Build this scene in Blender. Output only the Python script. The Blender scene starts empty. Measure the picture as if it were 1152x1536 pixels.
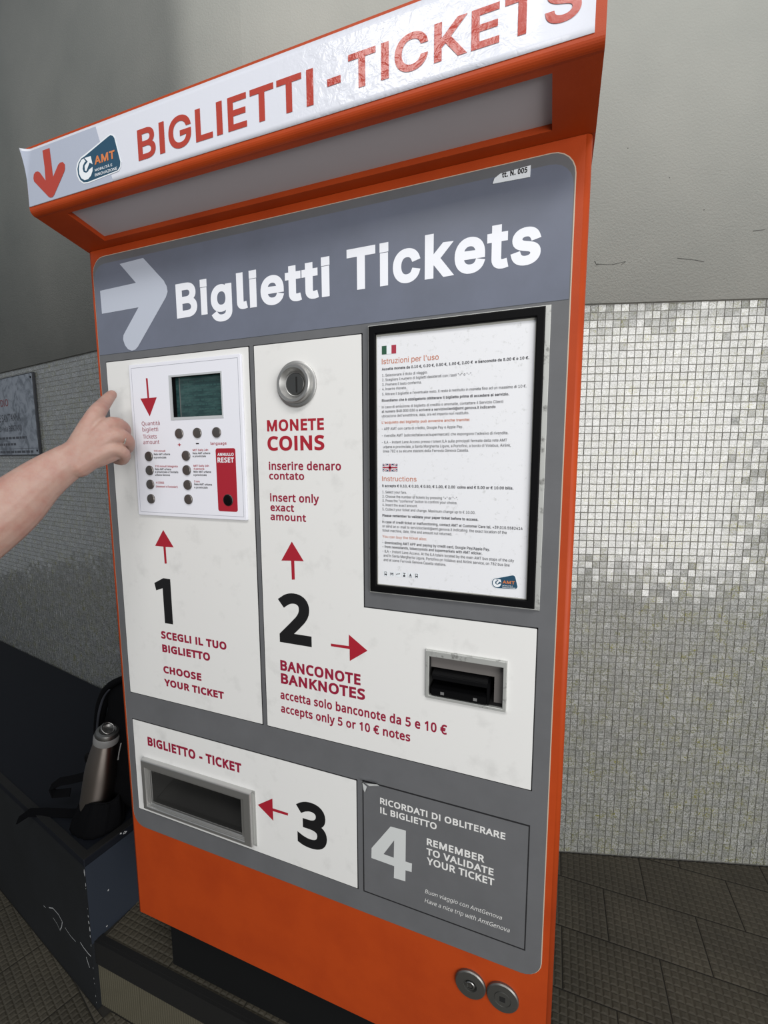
import bpy, bmesh, math, random
from mathutils import Vector, Matrix
import numpy as np

random.seed(7)
SC = bpy.context.scene
COL = SC.collection
PI = math.pi

# ------------------------------------------------------------------ camera
F_PX = 668.47
cam_d = bpy.data.cameras.new('camera')
cam_d.sensor_fit = 'VERTICAL'; cam_d.sensor_height = 24.0; cam_d.sensor_width = 18.0
cam_d.lens = 24.0 * F_PX / 1536.0
cam_d.clip_start = 0.02; cam_d.clip_end = 100
cam = bpy.data.objects.new('camera', cam_d); COL.objects.link(cam)
CAM = Vector((0.77359, -0.58719, 1.13))
_r = Vector((0.93486483, 0.35498828, -0.00332679))
_d = Vector((0.03866515, -0.11113146, -0.99305327))
_f = Vector((-0.35289198, 0.92824195, -0.11761857))
cam.matrix_world = Matrix(((_r.x, -_d.x, -_f.x, CAM.x), (_r.y, -_d.y, -_f.y, CAM.y), (_r.z, -_d.z, -_f.z, CAM.z), (0, 0, 0, 1)))
SC.camera = cam

# ------------------------------------------------------------------ light
w = bpy.data.worlds.new('hall'); SC.world = w; w.use_nodes = True
bg = w.node_tree.nodes['Background']; bg.inputs[0].default_value = (0.88, 0.94, 1.0, 1); bg.inputs[1].default_value = 0.27

def area(name, loc, target, sx, sy, power, col):
    d = bpy.data.lights.new(name, 'AREA'); d.shape = 'RECTANGLE'; d.size = sx; d.size_y = sy; d.energy = power; d.color = col
    o = bpy.data.objects.new(name, d); COL.objects.link(o); o.location = loc
    o.rotation_euler = (Vector(target) - Vector(loc)).to_track_quat('-Z', 'Y').to_euler()
    return o
# daylight entering the hall through its wide opening, to the right of and behind the photographer
area('daylight_opening', (3.5, -2.9, 1.25), (0.5, 0.3, 1.15), 3.0, 2.8, 140, (1.0, 0.985, 0.96))
# ceiling lamp panel behind the photographer
area('overhead_light', (0.08, -1.9, 3.1), (0.45, -0.1, 1.4), 0.70, 0.40, 13, (1.0, 0.98, 0.95))
area('overhead_light', (1.25, -1.5, 3.1), (0.7, 0.2, 1.3), 1.2, 0.40, 24, (1.0, 0.98, 0.95))  # added overhead fill, no known lamp; steepens falloff towards the lower left

SC.view_settings.view_transform = 'Standard'; SC.view_settings.look = 'None'
SC.view_settings.exposure = 0.0; SC.view_settings.gamma = 1.0
SC.view_settings.use_curve_mapping = False

# ------------------------------------------------------------------ helpers
def nm(mat):
    return mat.node_tree.nodes, mat.node_tree.links

def pmat(name, col, rough=0.5, metal=0.0, coat=0.0, coat_rough=0.1, spec=0.5):
    m = bpy.data.materials.new(name); m.use_nodes = True
    b = m.node_tree.nodes['Principled BSDF']
    b.inputs['Base Color'].default_value = (*col, 1); b.inputs['Roughness'].default_value = rough
    b.inputs['Metallic'].default_value = metal; b.inputs['Coat Weight'].default_value = coat
    b.inputs['Coat Roughness'].default_value = coat_rough; b.inputs['Specular IOR Level'].default_value = spec
    return m

def tex_noise(m, scale, detail=3, rough=0.5, coord='pos', dist=0.0, stretch=None):
    n, l = nm(m)
    t = n.new('ShaderNodeTexNoise'); t.inputs['Scale'].default_value = scale; t.inputs['Detail'].default_value = detail
    t.inputs['Roughness'].default_value = rough; t.inputs['Distortion'].default_value = dist
    if coord == 'pos':
        g = n.new('ShaderNodeNewGeometry'); src = g.outputs['Position']
    else:
        g = n.new('ShaderNodeTexCoord'); src = g.outputs['Object']
    if stretch:
        mp = n.new('ShaderNodeMapping'); mp.inputs['Scale'].default_value = stretch
        l.new(src, mp.inputs['Vector']); src = mp.outputs['Vector']
    l.new(src, t.inputs['Vector'])
    return t

def ramp(m, src, stops):
    n, l = nm(m)
    r = n.new('ShaderNodeValToRGB'); e = r.color_ramp.elements
    while len(e) < len(stops): e.new(0.5)
    for i, (p, c) in enumerate(stops):
        e[i].position = p; e[i].color = (*c, 1) if len(c) == 3 else c
    l.new(src, r.inputs['Fac']); return r

def mixc(m, fac, a, b, mode='MIX'):
    n, l = nm(m)
    x = n.new('ShaderNodeMix'); x.data_type = 'RGBA'; x.blend_type = mode
    for v, i in ((fac, 0), (a, 6), (b, 7)):
        if hasattr(v, 'is_output') or isinstance(v, bpy.types.NodeSocket): l.new(v, x.inputs[i])
        else: x.inputs[i].default_value = v if i == 0 else (*v, 1)
    return x.outputs[2]

def setc(m, out): m.node_tree.links.new(out, m.node_tree.nodes['Principled BSDF'].inputs['Base Color'])

def bump(m, src, strength, dist=0.001):
    n, l = nm(m)
    b = n.new('ShaderNodeBump'); b.inputs['Strength'].default_value = strength; b.inputs['Distance'].default_value = dist
    l.new(src, b.inputs['Height']); l.new(b.outputs['Normal'], n['Principled BSDF'].inputs['Normal'])
    return b

def grime(m, col, dark, scale=30, lo=0.35, hi=0.75, amount=1.0, detail=5):
    t = tex_noise(m, scale, detail, 0.6)
    r = ramp(m, t.outputs['Fac'], [(lo, dark), (hi, col)])
    setc(m, r.outputs['Color']); return t

# ------------------------------------------------------------------ materials
M = {}
M['orange'] = pmat('orange paint', (0.60, 0.105, 0.018), 0.5, spec=0.3)
t = grime(M['orange'], (0.43, 0.054, 0.007), (0.37, 0.043, 0.006), 9, 0.3, 0.6); t2 = tex_noise(M['orange'], 900, 2); bump(M['orange'], t2.outputs['Fac'], 0.25, 0.0004)
M['gray'] = pmat('grey panel print', (0.125, 0.140, 0.165), 0.36, coat=0.1, coat_rough=0.25)
grime(M['gray'], (0.140, 0.143, 0.152), (0.120, 0.123, 0.130), 14, 0.3, 0.7)
M['white'] = pmat('off white panel print', (0.66, 0.67, 0.655), 0.45)
grime(M['white'], (0.76, 0.76, 0.75), (0.64, 0.64, 0.63), 22, 0.22, 0.45)
M['plate'] = pmat('white keypad plate', (0.80, 0.81, 0.88), 0.35)
M['black'] = pmat('black print', (0.008, 0.008, 0.009), 0.45)
M['outline'] = pmat('dark outline', (0.010, 0.010, 0.012), 0.6)
M['red'] = pmat('red print', (0.37, 0.013, 0.028), 0.45)
M['crim'] = pmat('crimson print', (0.29, 0.012, 0.040), 0.45)
M['hwhite'] = pmat('heading white', (0.84, 0.86, 0.92), 0.42)
M['arrowlav'] = pmat('pale grey print', (0.50, 0.54, 0.63), 0.42)
M['lwhite'] = pmat('logo white', (0.80, 0.84, 0.88), 0.4)
M['lblue'] = pmat('logo blue', (0.018, 0.070, 0.125), 0.4)
M['lorange'] = pmat('logo orange', (0.62, 0.20, 0.07), 0.4)
M['p4white'] = pmat('reminder white', (0.60, 0.62, 0.62), 0.45)
M['pblack'] = pmat('poster ink', (0.055, 0.055, 0.065), 0.5)
M['porange'] = pmat('poster orange ink', (0.55, 0.17, 0.08), 0.5)
M['green'] = pmat('flag green', (0.02, 0.09, 0.05), 0.5)
M['fred'] = pmat('flag red', (0.38, 0.03, 0.06), 0.5)
M['fblue'] = pmat('flag navy', (0.05, 0.04, 0.10), 0.5)
M['signred'] = pmat('sign red', (0.42, 0.055, 0.038), 0.20, spec=0.32)
M['signwhite'] = pmat('sign white film', (0.68, 0.70, 0.775), 0.20, spec=0.32)
M['signgray'] = pmat('sign pale grey', (0.42, 0.46, 0.56), 0.20)
for k in ('signred', 'signwhite', 'signgray'):
    t = tex_noise(M[k], 75, 3, 0.6, dist=0.6)
    # the film has bubbled and wrinkled over its middle stretch and lies flat elsewhere
    n, l = nm(M[k]); g = n.new('ShaderNodeNewGeometry'); sx = n.new('ShaderNodeSeparateXYZ'); l.new(g.outputs['Position'], sx.inputs[0])
    ra = ramp(M[k], sx.outputs['X'], [(0.44, (0.12, 0.12, 0.12)), (0.52, (1, 1, 1)), (0.68, (1, 1, 1)), (0.76, (0.25, 0.25, 0.25))])
    mu = n.new('ShaderNodeMath'); mu.operation = 'MULTIPLY'; l.new(t.outputs['Fac'], mu.inputs[0]); l.new(ra.outputs['Color'], mu.inputs[1])
    bump(M[k], mu.outputs[0], 0.45, 0.0024)
M['steel'] = pmat('brushed steel', (0.34, 0.34, 0.335), 0.36, 1.0)
t = tex_noise(M['steel'], 240, 3, 0.6); bump(M['steel'], t.outputs['Fac'], 0.12, 0.0004)
M['steeldark'] = pmat('worn dark steel', (0.17, 0.17, 0.165), 0.38, 1.0)
M['button'] = pmat('button steel', (0.20, 0.185, 0.175), 0.38, 0.85)
M['alu'] = pmat('aluminium trim', (0.50, 0.51, 0.49), 0.5, 0.6)
t = grime(M['alu'], (0.56, 0.57, 0.55), (0.22, 0.22, 0.21), 90, 0.28, 0.42)
M['blackplastic'] = pmat('black plastic', (0.003, 0.003, 0.0035), 0.5, spec=0.10)
M['slotgray'] = pmat('grey brown inner sheet', (0.13, 0.12, 0.115), 0.55)
M['hole'] = pmat('dark interior', (0.004, 0.004, 0.004), 0.8)
M['lcd'] = pmat('dark green lcd', (0.018, 0.052, 0.052), 0.18, coat=0.5, coat_rough=0.06)
t = tex_noise(M['lcd'], 160, 3, 0.6, stretch=(0.25, 1, 1.0)); r = ramp(M['lcd'], t.outputs['Fac'], [(0.4, (0.012, 0.04, 0.042)), (0.62, (0.035, 0.085, 0.082))]); setc(M['lcd'], r.outputs['Color'])
M['diffuser'] = pmat('grey lamp cover', (0.52, 0.48, 0.49), 0.5)
M['paper'] = pmat('poster paper', (0.70, 0.72, 0.77), 0.35, coat=0.3, coat_rough=0.2)
t = tex_noise(M['paper'], 130, 6, 0.75); r = ramp(M['paper'], t.outputs['Fac'], [(0.27, (0.60, 0.61, 0.62)), (0.42, (0.80, 0.81, 0.845))])
t3 = tex_noise(M['paper'], 420, 4, 0.6); r3 = ramp(M['paper'], t3.outputs['Fac'], [(0.24, (0.35, 0.35, 0.36)), (0.30, (1, 1, 1))])
setc(M['paper'], mixc(M['paper'], 1.0, r.outputs['Color'], r3.outputs['Color'], 'MULTIPLY'))
M['plinth'] = pmat('black plinth', (0.005, 0.0055, 0.006), 0.7, spec=0.2)
M['darksteel'] = pmat('lock steel', (0.22, 0.22, 0.21), 0.42, 0.9)
M['bench'] = pmat('blue grey bench paint', (0.016, 0.021, 0.029), 0.6, spec=0.3)
grime(M['bench'], (0.015, 0.017, 0.020), (0.011, 0.0125, 0.014), 5, 0.3, 0.7)
M['benchlit'] = pmat('bench end paint with daylight tint', (0.024, 0.031, 0.045), 0.5)  # the bench paint again, with bluish side daylight mixed into the colour
M['benchtop'] = pmat('black bench seat', (0.006, 0.0075, 0.012), 0.6, spec=0.25)
M['nosing'] = pmat('black rubber nosing', (0.010, 0.010, 0.010), 0.6, spec=0.4)
M['chip'] = pmat('bare plaster chip', (0.42, 0.43, 0.44), 0.8)
M['skin'] = pmat('skin', (0.50, 0.265, 0.205), 0.5)
t = tex_noise(M['skin'], 45, 4, 0.6); r = ramp(M['skin'], t.outputs['Fac'], [(0.3, (0.39, 0.205, 0.165)), (0.6, (0.43, 0.275, 0.225))]); setc(M['skin'], r.outputs['Color'])
b = M['skin'].node_tree.nodes['Principled BSDF']; b.inputs['Subsurface Weight'].default_value = 0.15; b.inputs['Subsurface Radius'].default_value = (0.01, 0.004, 0.002); b.inputs['Subsurface Scale'].default_value = 1.0
t = tex_noise(M['skin'], 260, 3, 0.6); bump(M['skin'], t.outputs['Fac'], 0.15, 0.0008)
M['nail'] = pmat('finger nail', (0.62, 0.36, 0.31), 0.3)
M['ring'] = pmat('silver ring', (0.75, 0.72, 0.66), 0.2, 1.0)
M['bag'] = pmat('black nylon', (0.0022, 0.0023, 0.003), 0.85, spec=0.08)
t = tex_noise(M['bag'], 1400, 2); bump(M['bag'], t.outputs['Fac'], 0.4, 0.0006)
M['bagtrim'] = pmat('grey zip tape', (0.018, 0.020, 0.028), 0.7)
M['bottle'] = pmat('brushed bronze steel', (0.50, 0.45, 0.42), 0.30, 1.0)
b = M['bottle'].node_tree.nodes['Principled BSDF']; b.inputs['Anisotropic'].default_value = 0.8; b.inputs['Anisotropic Rotation'].default_value = 0.25; b.inputs['Base Color'].default_value = (0.44, 0.39, 0.36, 1)
tn = M['bottle'].node_tree.nodes.new('ShaderNodeTangent'); tn.direction_type = 'RADIAL'; tn.axis = 'Z'; M['bottle'].node_tree.links.new(tn.outputs[0], b.inputs['Tangent'])
M['capgray'] = pmat('grey bottle collar', (0.16, 0.16, 0.16), 0.5)
M['plaque'] = pmat('weathered printed notice', (0.22, 0.25, 0.30), 0.45)
t = tex_noise(M['plaque'], 16, 5, 0.6, dist=1.5); r = ramp(M['plaque'], t.outputs['Fac'], [(0.38, (0.12, 0.14, 0.17)), (0.5, (0.235, 0.265, 0.315)), (0.62, (0.27, 0.30, 0.35))]); setc(M['plaque'], r.outputs['Color'])
M['plaqueframe'] = pmat('dark notice frame', (0.025, 0.028, 0.035), 0.5)
M['plaqueink'] = pmat('notice ink', (0.045, 0.05, 0.065), 0.5)
M['plaquered'] = pmat('notice red ink', (0.20, 0.06, 0.07), 0.5)

m = M['plaster'] = pmat('rough painted plaster', (0.30, 0.30, 0.27), 0.8)
t = tex_noise(m, 2.2, 4, 0.55); r = ramp(m, t.outputs['Fac'], [(0.3, (0.35, 0.36, 0.335)), (0.7, (0.43, 0.435, 0.40))])
# the wall to the left of the soft bend is mixed to a darker tone
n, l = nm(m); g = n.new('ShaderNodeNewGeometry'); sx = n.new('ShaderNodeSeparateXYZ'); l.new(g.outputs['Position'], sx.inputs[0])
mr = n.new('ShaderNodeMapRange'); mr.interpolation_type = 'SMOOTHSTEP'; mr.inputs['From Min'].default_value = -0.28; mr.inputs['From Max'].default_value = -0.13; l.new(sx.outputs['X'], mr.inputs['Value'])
other = ramp(m, t.outputs['Fac'], [(0.3, (0.185, 0.195, 0.185)), (0.7, (0.245, 0.25, 0.235))])
setc(m, mixc(m, mr.outputs['Result'], other.outputs['Color'], r.outputs['Color']))
t = tex_noise(m, 210, 5, 0.6); bump(m, t.outputs['Fac'], 0.40, 0.0025)
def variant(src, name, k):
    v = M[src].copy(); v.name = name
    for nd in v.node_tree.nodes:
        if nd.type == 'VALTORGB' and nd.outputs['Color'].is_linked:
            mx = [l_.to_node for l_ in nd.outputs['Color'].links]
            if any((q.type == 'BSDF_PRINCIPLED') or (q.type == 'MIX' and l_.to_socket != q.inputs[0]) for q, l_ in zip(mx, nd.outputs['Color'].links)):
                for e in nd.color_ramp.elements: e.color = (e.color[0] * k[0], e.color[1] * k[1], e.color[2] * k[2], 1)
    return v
m = M['grout'] = pmat('mosaic grout', (0.24, 0.238, 0.22), 0.85)
m = M['mosaic'] = pmat('marbled glass mosaic', (0.5, 0.5, 0.45), 0.26, coat=1.0, coat_rough=0.15)
m.node_tree.nodes['Principled BSDF'].inputs['Coat IOR'].default_value = 1.8
n, l = nm(m)
oi = n.new('ShaderNodeObjectInfo'); ge = n.new('ShaderNodeNewGeometry'); ad = n.new('ShaderNodeMath'); ad.operation = 'ADD'
l.new(oi.outputs['Random'], ad.inputs[0]); l.new(ge.outputs['Random Per Island'], ad.inputs[1])
fr = n.new('ShaderNodeMath'); fr.operation = 'FRACT'; l.new(ad.outputs[0], fr.inputs[0])
tone = ramp(m, fr.outputs[0], [(0.0, (0.31, 0.316, 0.30)), (0.5, (0.35, 0.357, 0.34)), (1.0, (0.41, 0.418, 0.405))])
t = tex_noise(m, 150, 2, 0.55, dist=2.2); fl = ramp(m, t.outputs['Fac'], [(0.49, (0, 0, 0)), (0.54, (1, 1, 1))])
t2 = tex_noise(m, 26, 4, 0.7); big = ramp(m, t2.outputs['Fac'], [(0.42, (0.175, 0.182, 0.168)), (0.58, (0.18, 0.185, 0.12)), (0.68, (0.21, 0.20, 0.03))])
setc(m, mixc(m, fl.outputs['Color'], tone.outputs['Color'], big.outputs['Color']))
bump(m, t.outputs['Fac'], 0.6, 0.0022)
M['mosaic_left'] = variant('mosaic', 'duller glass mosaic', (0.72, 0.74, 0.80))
m = M['floortile'] = pmat('olive brown studded floor tile', (0.045, 0.042, 0.033), 0.6)
oi = m.node_tree.nodes.new('ShaderNodeObjectInfo')
tone = ramp(m, oi.outputs['Random'], [(0.0, (0.054, 0.047, 0.032)), (1.0, (0.070, 0.061, 0.043))])
t = tex_noise(m, 6, 5, 0.65); dk = ramp(m, t.outputs['Fac'], [(0.3, (0.62, 0.62, 0.62)), (0.65, (1, 1, 1))])
setc(m, mixc(m, 1.0, tone.outputs['Color'], dk.outputs['Color'], 'MULTIPLY')); t = tex_noise(m, 420, 3, 0.6); bump(m, t.outputs['Fac'], 0.4, 0.001)
M['risertile'] = pmat('olive ribbed riser tile', (0.085, 0.077, 0.052), 0.6)
M['joint'] = pmat('dark floor joint', (0.022, 0.020, 0.016), 0.85)

# ------------------------------------------------------------------ object helpers
def link(name, me, mats, parent=None, label=None, smooth=False):
    o = bpy.data.objects.new(name, me); COL.objects.link(o)
    if mats is not None:
        me.materials.clear()
        for mm in (mats if isinstance(mats, (list, tuple)) else [mats]): me.materials.append(mm)
    if smooth:
        for p in me.polygons: p.use_smooth = True
    if parent is not None: o.parent = parent; o.matrix_parent_inverse = parent.matrix_world.inverted()
    if label: o['label'] = label
    return o

def bm_obj(name, bm, mats, parent=None, label=None, smooth=False):
    bmesh.ops.recalc_face_normals(bm, faces=bm.faces)
    me = bpy.data.meshes.new(name); bm.to_mesh(me); bm.free()
    return link(name, me, mats, parent, label, smooth)

def thing(name, loc, label, cat, group=None):
    o = bpy.data.objects.new(name, None); COL.objects.link(o); o.location = loc; o.empty_display_size = 0.05
    o['label'] = label; o['category'] = cat
    if group: o['group'] = group
    o.matrix_world = Matrix.Translation(Vector(loc))
    return o

def struct(o): o['kind'] = 'structure'; return o

def add_box(bm, x0, x1, y0, y1, z0, z1, mi=0):
    v = [bm.verts.new(p) for p in ((x0, y0, z0), (x1, y0, z0), (x1, y1, z0), (x0, y1, z0), (x0, y0, z1), (x1, y0, z1), (x1, y1, z1), (x0, y1, z1))]
    for f in ((0, 3, 2, 1), (4, 5, 6, 7), (0, 1, 5, 4), (1, 2, 6, 5), (2, 3, 7, 6), (3, 0, 4, 7)):
        q = bm.faces.new([v[i] for i in f]); q.material_index = mi
    return v

def box_obj(name, x0, x1, y0, y1, z0, z1, mat, parent=None, bevel=0.0, seg=2, label=None):
    bm = bmesh.new(); add_box(bm, x0, x1, y0, y1, z0, z1)
    if bevel: bmesh.ops.bevel(bm, geom=list(bm.edges), offset=bevel, segments=seg, affect='EDGES', profile=0.5)
    return bm_obj(name, bm, mat, parent, label)

def add_prism(bm, pts, axis, a, b, mi=0):
    """extrude a polygon; axis 'y': pts are (x,z), 'x': pts are (y,z), 'z': pts are (x,y)"""
    def P(p, t):
        return {'y': (p[0], t, p[1]), 'x': (t, p[0], p[1]), 'z': (p[0], p[1], t)}[axis]
    A = [bm.verts.new(P(p, a)) for p in pts]; B = [bm.verts.new(P(p, b)) for p in pts]
    fs = [bm.faces.new(A), bm.faces.new(B[::-1])]
    n = len(pts)
    for i in range(n): fs.append(bm.faces.new((A[i], B[i], B[(i + 1) % n], A[(i + 1) % n])))
    for f in fs: f.material_index = mi
    return A, B

def prism_obj(name, pts, axis, a, b, mat, parent=None, bevel=0.0, label=None, seg=2):
    bm = bmesh.new(); add_prism(bm, pts, axis, a, b)
    bmesh.ops.recalc_face_normals(bm, faces=bm.faces)
    if bevel: bmesh.ops.bevel(bm, geom=list(bm.edges), offset=bevel, segments=seg, affect='EDGES', profile=0.5)
    return bm_obj(name, bm, mat, parent, label)

def round_rect(x0, x1, z0, z1, r, n=6):
    rr = r if isinstance(r, (list, tuple)) else [r] * 4
    pts = []
    for (cx, cz, a0, q) in ((x1 - rr[0], z1 - rr[0], 0, rr[0]), (x0 + rr[1], z1 - rr[1], 90, rr[1]), (x0 + rr[2], z0 + rr[2], 180, rr[2]), (x1 - rr[3], z0 + rr[3], 270, rr[3])):
        for i in range(n + 1):
            t = math.radians(a0 + 90 * i / n); pts.append((cx + q * math.cos(t), cz + q * math.sin(t)))
    return pts

def add_lathe(bm, cx, cz, prof, n=32, mi=0):
    """revolve (radius, y) round a line along Y through (cx, cz)"""
    rings = []
    for (r, y) in prof:
        if r < 1e-6: rings.append([bm.verts.new((cx, y, cz))])
        else: rings.append([bm.verts.new((cx + r * math.cos(2 * PI * i / n), y, cz + r * math.sin(2 * PI * i / n))) for i in range(n)])
    for a, b in zip(rings, rings[1:]):
        for i in range(n):
            j = (i + 1) % n
            q = [a[i % len(a)], a[j % len(a)], b[j % len(b)], b[i % len(b)]]
            u = []
            for v in q:
                if v not in u: u.append(v)
            if len(u) > 2:
                f = bm.faces.new(u); f.material_index = mi; f.smooth = True

def lathe_obj(name, cx, cz, prof, mat, parent=None, n=32, label=None):
    bm = bmesh.new(); add_lathe(bm, cx, cz, prof, n); o = bm_obj(name, bm, mat, parent, label); o.data.set_sharp_from_angle(angle=math.radians(32)); return o

def frame_obj(name, outer, inner, y0, y1, mat, parent, bevel=0.0, label=None, r=0.0):
    """rectangular ring between two rectangles (x0,x1,z0,z1), y0 front, y1 back"""
    bm = bmesh.new()
    O = [(outer[0], outer[2]), (outer[1], outer[2]), (outer[1], outer[3]), (outer[0], outer[3])]
    I = [(inner[0], inner[2]), (inner[1], inner[2]), (inner[1], inner[3]), (inner[0], inner[3])]
    V = {}
    for k, P in (('o', O), ('i', I)):
        for j, y in ((0, y0), (1, y1)): V[k, j] = [bm.verts.new((p[0], y, p[1])) for p in P]
    for i in range(4):
        j = (i + 1) % 4
        bm.faces.new((V['o', 0][i], V['o', 0][j], V['i', 0][j], V['i', 0][i])); bm.faces.new((V['o', 1][i], V['i', 1][i], V['i', 1][j], V['o', 1][j]))
        bm.faces.new((V['o', 0][i], V['o', 1][i], V['o', 1][j], V['o', 0][j])); bm.faces.new((V['i', 0][i], V['i', 0][j], V['i', 1][j], V['i', 1][i]))
    bmesh.ops.recalc_face_normals(bm, faces=bm.faces)
    if bevel: bmesh.ops.bevel(bm, geom=[e for e in bm.edges if all(abs(v.co.y - y0) < 1e-6 for v in e.verts) and len(set(round(v.co.x, 6) for v in e.verts) | set(round(v.co.z, 6) for v in e.verts)) == 3], offset=bevel, segments=3, affect='EDGES', profile=0.5)
    return bm_obj(name, bm, mat, parent, label)

def cut(o, cutters):
    """boolean difference, evaluated into the object's own mesh"""
    tmp = []
    for c in cutters:
        me = bpy.data.meshes.new('cut'); bmesh.ops.recalc_face_normals(c, faces=c.faces); c.to_mesh(me); c.free()
        q = bpy.data.objects.new('cut', me); COL.objects.link(q); tmp.append(q)
        md = o.modifiers.new('b', 'BOOLEAN'); md.operation = 'DIFFERENCE'; md.solver = 'EXACT'; md.object = q
    dg = bpy.context.evaluated_depsgraph_get(); dg.update()
    me = bpy.data.meshes.new_from_object(o.evaluated_get(dg)); o.modifiers.clear(); other = o.data; me.name = other.name; o.data = me
    bpy.data.meshes.remove(other)
    for q in tmp: d = q.data; bpy.data.objects.remove(q); bpy.data.meshes.remove(d)
    return o

def cbox(*a):
    bm = bmesh.new(); add_box(bm, *a); return bm

def tube(bm, pts, rads, n=12, flat=1.0, up=None, mi=0):
    """closed tapered tube along 3-D points, rounded ends"""
    pts = [Vector(p) for p in pts]
    # round caps
    d0 = (pts[0] - pts[1]).normalized(); d1 = (pts[-1] - pts[-2]).normalized()
    P = []; R = []
    for a in (80, 55, 28): P.append(pts[0] + d0 * rads[0] * math.sin(math.radians(a))); R.append(rads[0] * math.cos(math.radians(a)))
    P += pts; R += list(rads)
    for a in (28, 55, 80): P.append(pts[-1] + d1 * rads[-1] * math.sin(math.radians(a))); R.append(rads[-1] * math.cos(math.radians(a)))
    ref = Vector(up) if up else Vector((0.13, 0.21, 0.97))
    rings = []
    for i, p in enumerate(P):
        t = (P[min(i + 1, len(P) - 1)] - P[max(i - 1, 0)]).normalized()
        a = t.cross(ref).normalized(); b = a.cross(t).normalized()
        rings.append([bm.verts.new(p + a * R[i] * math.cos(2 * PI * k / n) + b * R[i] * flat * math.sin(2 * PI * k / n)) for k in range(n)])
    for A, B in zip(rings, rings[1:]):
        for k in range(n):
            f = bm.faces.new((A[k], A[(k + 1) % n], B[(k + 1) % n], B[k])); f.smooth = True; f.material_index = mi
    bm.faces.new(rings[0][::-1]).material_index = mi; bm.faces.new(rings[-1]).material_index = mi

# ------------------------------------------------------------------ lettering
_tc = bpy.data.curves.new('txt', 'FONT'); _to = bpy.data.objects.new('txt', _tc); COL.objects.link(_to)
_tc.resolution_u = 3
FONTS = {'plain': _tc.font}
def _bundled(key, fn):                                              # typefaces that ship inside Blender; its built-in one otherwise
    try:
        import os
        p = os.path.join(bpy.utils.system_resource('DATAFILES'), 'fonts', fn)
        FONTS[key] = bpy.data.fonts.load(p) if os.path.exists(p) else _tc.font
    except Exception: FONTS[key] = _tc.font
_bundled('grotesk', 'Inter.woff2'); _bundled('humanist', 'NotoSansHebrew-Regular.woff2')
from mathutils.geometry import delaunay_2d_cdt
_glyphs = {}
def _contours(body, font, spacing=1.0):
    if body == 'I' and font == 'grotesk':
        h_ = _contours('H', font)[0]; x0, x1 = h_[:, 0].min(), h_[:, 0].max(); y1 = h_[:, 1].max(); st = 0.145 * y1; a = x0; return [np.array([(a, 0), (a, y1), (a + st, y1), (a + st, 0)])]
    if body == 'i' and font == 'grotesk':                            # square dot
        c = _contours('\u0131', font); st = c[0]; a, b = st[:, 0].min(), st[:, 0].max(); y1 = _contours('H', font)[0][:, 1].max(); w_ = b - a; e_ = w_ * 0.22; return c + [np.array([(a - e_ * .4, y1 - w_), (a - e_ * .4, y1 + e_ * .2), (b + e_ * .4, y1 + e_ * .2), (b + e_ * .4, y1 - w_)])]
    if body == 'I' and font == 'humanist':                           # plain stem instead of a serifed capital I
        l_, h_ = _contours('l', font), _contours('H', font); k = h_[0][:, 1].max() / l_[0][:, 1].max(); return [c * np.array([1.0, k]) for c in l_]
    _tc.font = FONTS[font]; _tc.body = body
    dg = bpy.context.evaluated_depsgraph_get(); dg.update()
    cu = _to.evaluated_get(dg).to_curve(dg); out = []
    for sp in cu.splines:
        bp = sp.bezier_points; P = []; n = len(bp)
        for k in range(n):
            a, b = bp[k], bp[(k + 1) % n]; p0, h0, h1, p1 = a.co.xy, a.handle_right.xy, b.handle_left.xy, b.co.xy
            d = p1 - p0; L = d.length
            P.append((p0.x, p0.y))
            if L < 1e-7: continue
            dev = max(abs((h0 - p0).cross(d)), abs((h1 - p0).cross(d))) / L
            if dev > 0.002:
                m_ = 3 if dev < 0.03 else 5
                for q in range(1, m_):
                    t = q / m_; c = p0 * (1 - t) ** 3 + h0 * 3 * t * (1 - t) ** 2 + h1 * 3 * t * t * (1 - t) + p1 * t ** 3; P.append((c.x, c.y))
        C = [P[0]]
        for p in P[1:]:
            if abs(p[0] - C[-1][0]) + abs(p[1] - C[-1][1]) > 1e-4: C.append(p)
        if abs(C[0][0] - C[-1][0]) + abs(C[0][1] - C[-1][1]) < 1e-4: C.pop()
        if len(C) > 2: out.append(np.array(C))
    _to.evaluated_get(dg).to_curve_clear()
    return out
def _width(body, font):
    c = _contours(body, font); return max(a[:, 0].max() for a in c) - min(a[:, 0].min() for a in c)
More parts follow.
